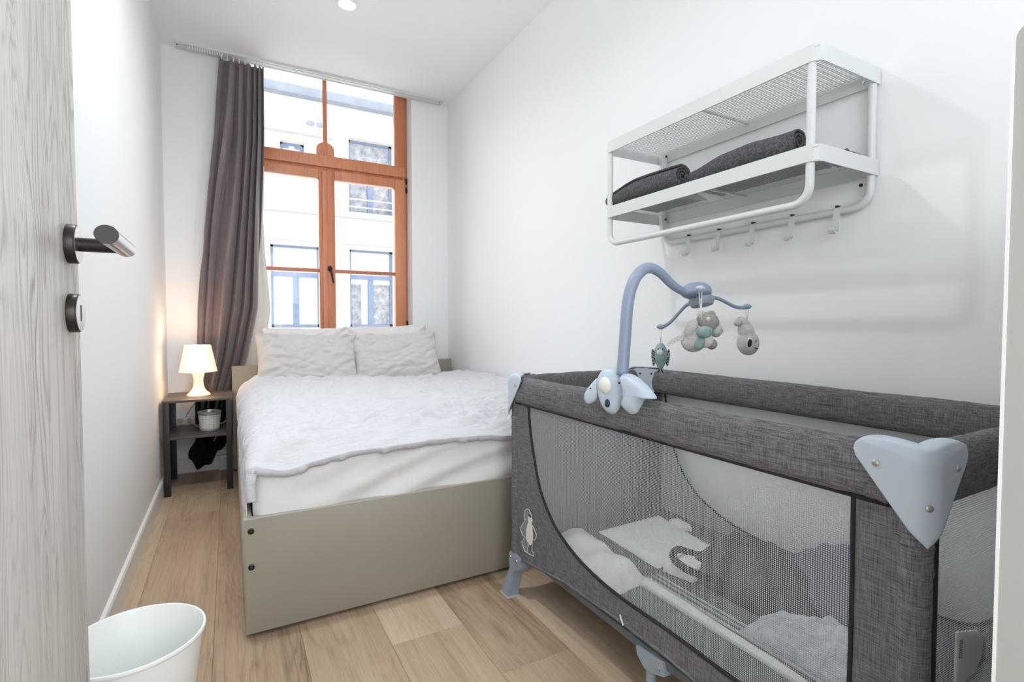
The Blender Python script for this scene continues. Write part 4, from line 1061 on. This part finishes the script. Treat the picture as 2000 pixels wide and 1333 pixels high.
# wall built of cells around the openings
gx = sorted({-9.0, 10.0} | {v for o_ in ops for v in o_[:2]}); gz = sorted({-4.0, 5.42} | {v for o_ in ops for v in o_[2:]})
bm = B()
for i in range(len(gx) - 1):
    run = None
    for j in range(len(gz) - 1):
        cx, cz = (gx[i] + gx[i + 1]) / 2, (gz[j] + gz[j + 1]) / 2
        hole = any(o_[0] < cx < o_[1] and o_[2] < cz < o_[3] for o_ in ops)
        if not hole: run = (run[0] if run else gz[j], gz[j + 1])
        if (hole or j == len(gz) - 2) and run: box(bm, (gx[i], 11, run[0]), (gx[i + 1], 11.35, run[1])); run = None
obj('wall', bm, facm, bl)
boxo('back_wall', (-9, 11.6, -4), (10, 11.7, 5.4), gutm, bl)
for i, (a, b_, c, d_) in enumerate(ops):
    y = 11.16; bm = B(); fr = .06; low_row = c < 1 and c > 0
    for p, q in (((a, y, c), (a + fr, y + .06, d_)), ((b_ - fr, y, c), (b_, y + .06, d_)), ((a, y, c), (b_, y + .06, c + fr)), ((a, y, d_ - fr * .7), (b_, y + .06, d_))): box(bm, p, q)
    mid = (a + b_) / 2; 
    if b_ - a > .6:
        tz = d_ - .56; box(bm, (a, y - .01, tz - .06), (b_, y + .06, tz + .03)); box(bm, (mid - .055, y - .004, c + .02), (mid + .055, y + .058, tz - .03))
    wn = obj('window', bm, bluew, bl)
    if b_ - a > .6:
        kind_dark = (a > 2 and a < 3)
        boxo('pane', (a + fr, y + .03, c + fr), (mid - .04, y + .035, tz - .05), darkglass if kind_dark or c > 3 else blind, wn)
        boxo('pane', (mid + .04, y + .03, c + fr), (b_ - fr, y + .035, tz - .05), darkglass if kind_dark or c > 3 else blind, wn)
        boxo('pane', (a + fr, y + .03, tz), (b_ - fr, y + .035, d_ - .03), blind if c < 3 else darkglass, wn)
        if kind_dark and low_row:
            boxo('blind_box', (a + fr, y + .02, tz - .16), (mid - .055, y + .03, tz - .06), moul, wn); boxo('blind_box', (mid + .055, y + .02, tz - .16), (b_ - fr, y + .03, tz - .06), moul, wn)
            boxo('inner_curtain', (mid - .20, y + .022, c + fr), (mid - .07, y + .03, tz - .16), moul, wn)
    else:
        boxo('pane', (a + fr, y + .03, c + fr), (b_ - fr, y + .035, d_ - .04), blind, wn)
        for x in (a + .03, b_ - .17): boxo('vent_grille', (x, y - .005, d_ - .10), (x + .14, y + .0, d_ - .03), bluew, wn)
    if c > 3 and b_ - a > .6:
        for zz in (c + .28, c + .12): boxo('balcony_bar', (a, 11.02, zz), (b_, 11.04, zz + .02), moul, wn)
for z0, z1, dp in ((.70, .76, .08), (2.615, 2.645, .03), (3.16, 3.28, .14), (2.62, 2.64, .05)): boxo('ledge', (-9, 11 - dp, z0), (10, 11.02, z1), zinc, bl, .01)
boxo('ledge', (-9, 10.86, 4.70), (1.9, 11.02, 4.79), zinc, bl, .01)
boxo('gutter', (-9, 10.80, 5.42), (10, 11.35, 5.60), gutm, bl, .02)
for a, b_ in xs:
    cx = (a + b_) / 2
    for zc in (2.72, 4.98):
        if abs(cx) > 5: continue
        for dx, dz in ((-.13, 0), (.13, 0), (0, .10), (0, -.09)): obj('ornament', ellipsoid(B(), (cx + dx, 10.99, zc + dz), (.045, .03, .028), 12, 8), moul, bl, 180)
        obj('ornament', lathe(B(), [(.09, 0), (.085, .02), (.05, .03), (.001, .03)], (cx, 11, zc), 20, (0, -1, 0)), moul, bl, 40)
for cx in (1.48, 1.67): obj('oval_vent', ellipsoid(B(), (cx, 10.995, 4.97), (.085, .02, .055), 20, 10), gutm, bl, 180)
st_ = struct('ground_street', box(B(), (-30, 4.4, -4.1), (30, 30, -4.0)), mottled('street_paving', (170, 168, 164), .9, 6, 2, .2, 30))
